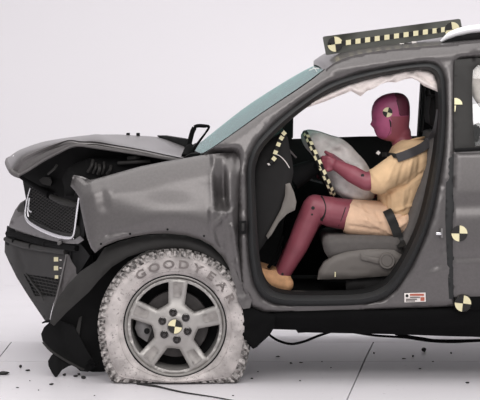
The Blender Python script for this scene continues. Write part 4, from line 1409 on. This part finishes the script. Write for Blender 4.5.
bp = [(397, 157.8), (404, 155.6), (411, 152.8), (418, 149.6), (425, 145.4), (431, 140)]
yy = [over(sb, x, y, 0.33) - 0.008 for x, y in bp]
for _ in range(2):
    yy = [min(yy[i], (yy[max(0, i - 1)] + yy[min(len(yy) - 1, i + 1)]) / 2) for i in range(len(yy))]
pts = [P(x, y, q) for (x, y), q in zip(bp, yy)] + [P(435.5, 133, 0.22), P(438.5, 124, 0.19), P(441, 110, 0.18)]
belt = strap('seat_belt', pts, 0.042, 0.004, belt_m, car)
tag(belt, 'charcoal shoulder belt across the dummy')
strap('belt_lower_run', [P(x, y, over(sb, x, y, 0.36, 2) - 0.008) for x, y in [(400, 157), (394, 155.4), (388, 154.6), (382, 154.6)]], 0.02, 0.004, ink, belt)
sheet('belt_marker', [(375.8, 153), (378.2, 150.6), (380.6, 152.6), (378.6, 155.2)], lambda x, y: 0.42 + 0 * x, white_m, belt, thick=0.003, step=3)
qb = bvh_of(shorts)
pts = []
for (x, y) in [(387, 210), (390.5, 217), (394, 225), (397, 233), (399.5, 241)]:
    pts.append(P(x, y, min(hit(qb, x, y, 0.27), hit(sb, x, y, 0.27), 0.30) - 0.008))
pts.append(P(402, 247, 0.205))
strap('lap_belt', pts, 0.044, 0.004, ink, belt)

# ------------------------------------------------------------------ target board on the roof
tb = empty('roof_target_board', P(393, 47, 0.42))
tag(tb, 'long dark target board with two round markers and checker strip, standing on the roof', 'target board')
BD = 0.40
brd = sheet('board', [(322.8, 37.6), (324, 36.4), (458.5, 18.8), (460.5, 19.6), (463, 33.2), (462, 34.2), (327.5, 55), (326, 54.6)], BD, board_m, tb, step=20, thick=0.02)
bdep = lambda x, y: BD + 0 * np.asarray(x, float)
target(335.2, 44.2, 7.6, bdep, tb, -0.13, (0, 2))
target(452.3, 29.6, 7.6, bdep, tb, -0.13, (0, 2))
sq = [(348.4, 42.4), (358.0, 41.1), (367.6, 39.8), (377.2, 38.5), (386.9, 37.2), (396.5, 35.9), (406.1, 34.6), (415.8, 33.3), (425.4, 32.0), (435.0, 30.8), (443.6, 29.6)]
for (x, y) in sq:
    s = 2.5
    sheet('cream_square', [(x - s, y - s + .3), (x + s, y - s - .3), (x + s, y + s - .3), (x - s, y + s + .3)], BD - 0.003, cream, tb, step=6, thick=0.003)
for k in range(len(sq)):
    x, y = sq[k][0] - 4.8, sq[k][1] + 0.65
    s = 2.25
    sheet('black_square', [(x - s, y - s + .3), (x + s, y - s - .3), (x + s, y + s - .3), (x - s, y + s + .3)], BD - 0.003, ink, tb, step=6, thick=0.003)
for x in (352, 366, 378, 390, 402, 414):
    y = np.interp(x, [327, 463], [55, 34])
    a = P(x, y + 1.5, BD + 0.005)
    box('board_foot', a + Vector((-0.012, -0.012, -0.035)), a + Vector((0.012, 0.03, 0.008)), white_m if x > 360 else dullmetal, tb, 0.003)

# ------------------------------------------------------------------ debris on the floor
def chunk(x, y, w_, h_, label, group='black debris on the floor', m_=debris_m):
    """irregular fragment lying on the floor at the photo position"""
    Yg = F * ZC / (y - CY) - D
    c = P(x, y, Yg)
    k = (D + Yg) / F
    bm = bmesh.new()
    bmesh.ops.create_icosphere(bm, subdivisions=2, radius=0.5)
    for v in bm.verts:
        f = 0.75 + 0.5 * random.random()
        v.co = Vector((v.co.x * w_ * k * f, v.co.y * w_ * k * 0.8 * f, v.co.z * h_ * k * f))
    zmin = min(v.co.z for v in bm.verts)
    bmesh.ops.translate(bm, verts=bm.verts, vec=(0, 0, -zmin))
    me = bpy.data.meshes.new('debris_fragment')
    bm.to_mesh(me)
    bm.free()
    me.materials.append(m_)
    o = put('debris_fragment', me, None, (c.x, c.y, 0))
    tag(o, label, 'debris', group)
    return o


chunk(3, 374.5, 13, 3.2, 'longest black debris piece lying alone on the floor ahead of the bumper')
chunk(20.5, 368, 3, 3, 'small upright black debris chip beside the longest debris piece')
chunk(27.5, 371, 5.5, 1.8, 'flat black debris sliver between the longest piece and the bumper flap')
chunk(51.5, 385, 4.2, 1.8, 'flat black debris chip lying just in front of the bumper flap tip')
for (x, y, a, b) in [(64.5, 376, 3.5, 2.5), (75.5, 377, 4.5, 1.8), (83.5, 379, 5, 3), (79, 375, 3, 2)]:
    chunk(x, y, a, b, 'small black debris crumb between the bumper flap and flat tyre')
for (x, y, a, b) in [(17.5, 388, 3, 0.9), (38.5, 390.5, 1.5, 0.9), (94.5, 396, 1.5, 1), (30, 381, 1.2, .7)]:
    chunk(x, y, a, b, 'tiny black debris speck on open floor ahead of the tyre')
for (x, y, a, b) in [(278, 357, 4, 1.2), (291, 364, 3, 1.6), (301, 363, 4, 1), (252, 379, 3, 1.2), (300, 381, 2, 1), (258, 372, 1.5, .8), (322, 362, 1.5, 1), (331, 368, 1.5, .8), (233, 396, 2.5, .9)]:
    chunk(x, y, a, b, 'tiny black debris speck on the floor under the doorway')
chunk(424, 352, 4.5, 4.5, 'rounded black debris lump on the floor beneath the rear door')
for (x, y, a, b) in [(451, 354, 2, 2), (413, 357, 2, 2), (404, 359, 4, 1), (420, 369, 3, 1), (374, 354, 1.5, 2), (433, 362, 2.5, 1)]:
    chunk(x, y, a, b, 'small black debris crumb near the rounded lump under the rear door')
chunk(467.5, 383.5, 4, 1.6, 'lone black debris chip on bright floor in front of the rear door')
wp = []
for (x, y) in [(137, 384.5), (143, 385.5), (150, 386.5), (158, 387.6), (170, 390.5), (184, 393.5), (200, 396), (216, 398.5), (240, 403)]:
    Yg = F * ZC / (y - CY) - D
    p = P(x, y, Yg)
    p.z = 0.005
    wp.append(p)
wire = tube('wire', wp, [0.006, 0.005, 0.006, 0.004, 0.004, 0.0035, 0.003, 0.003], debris_m, None, 7)
tag(wire, 'thin black wire trailing across the floor from under the flat tyre', 'wire')
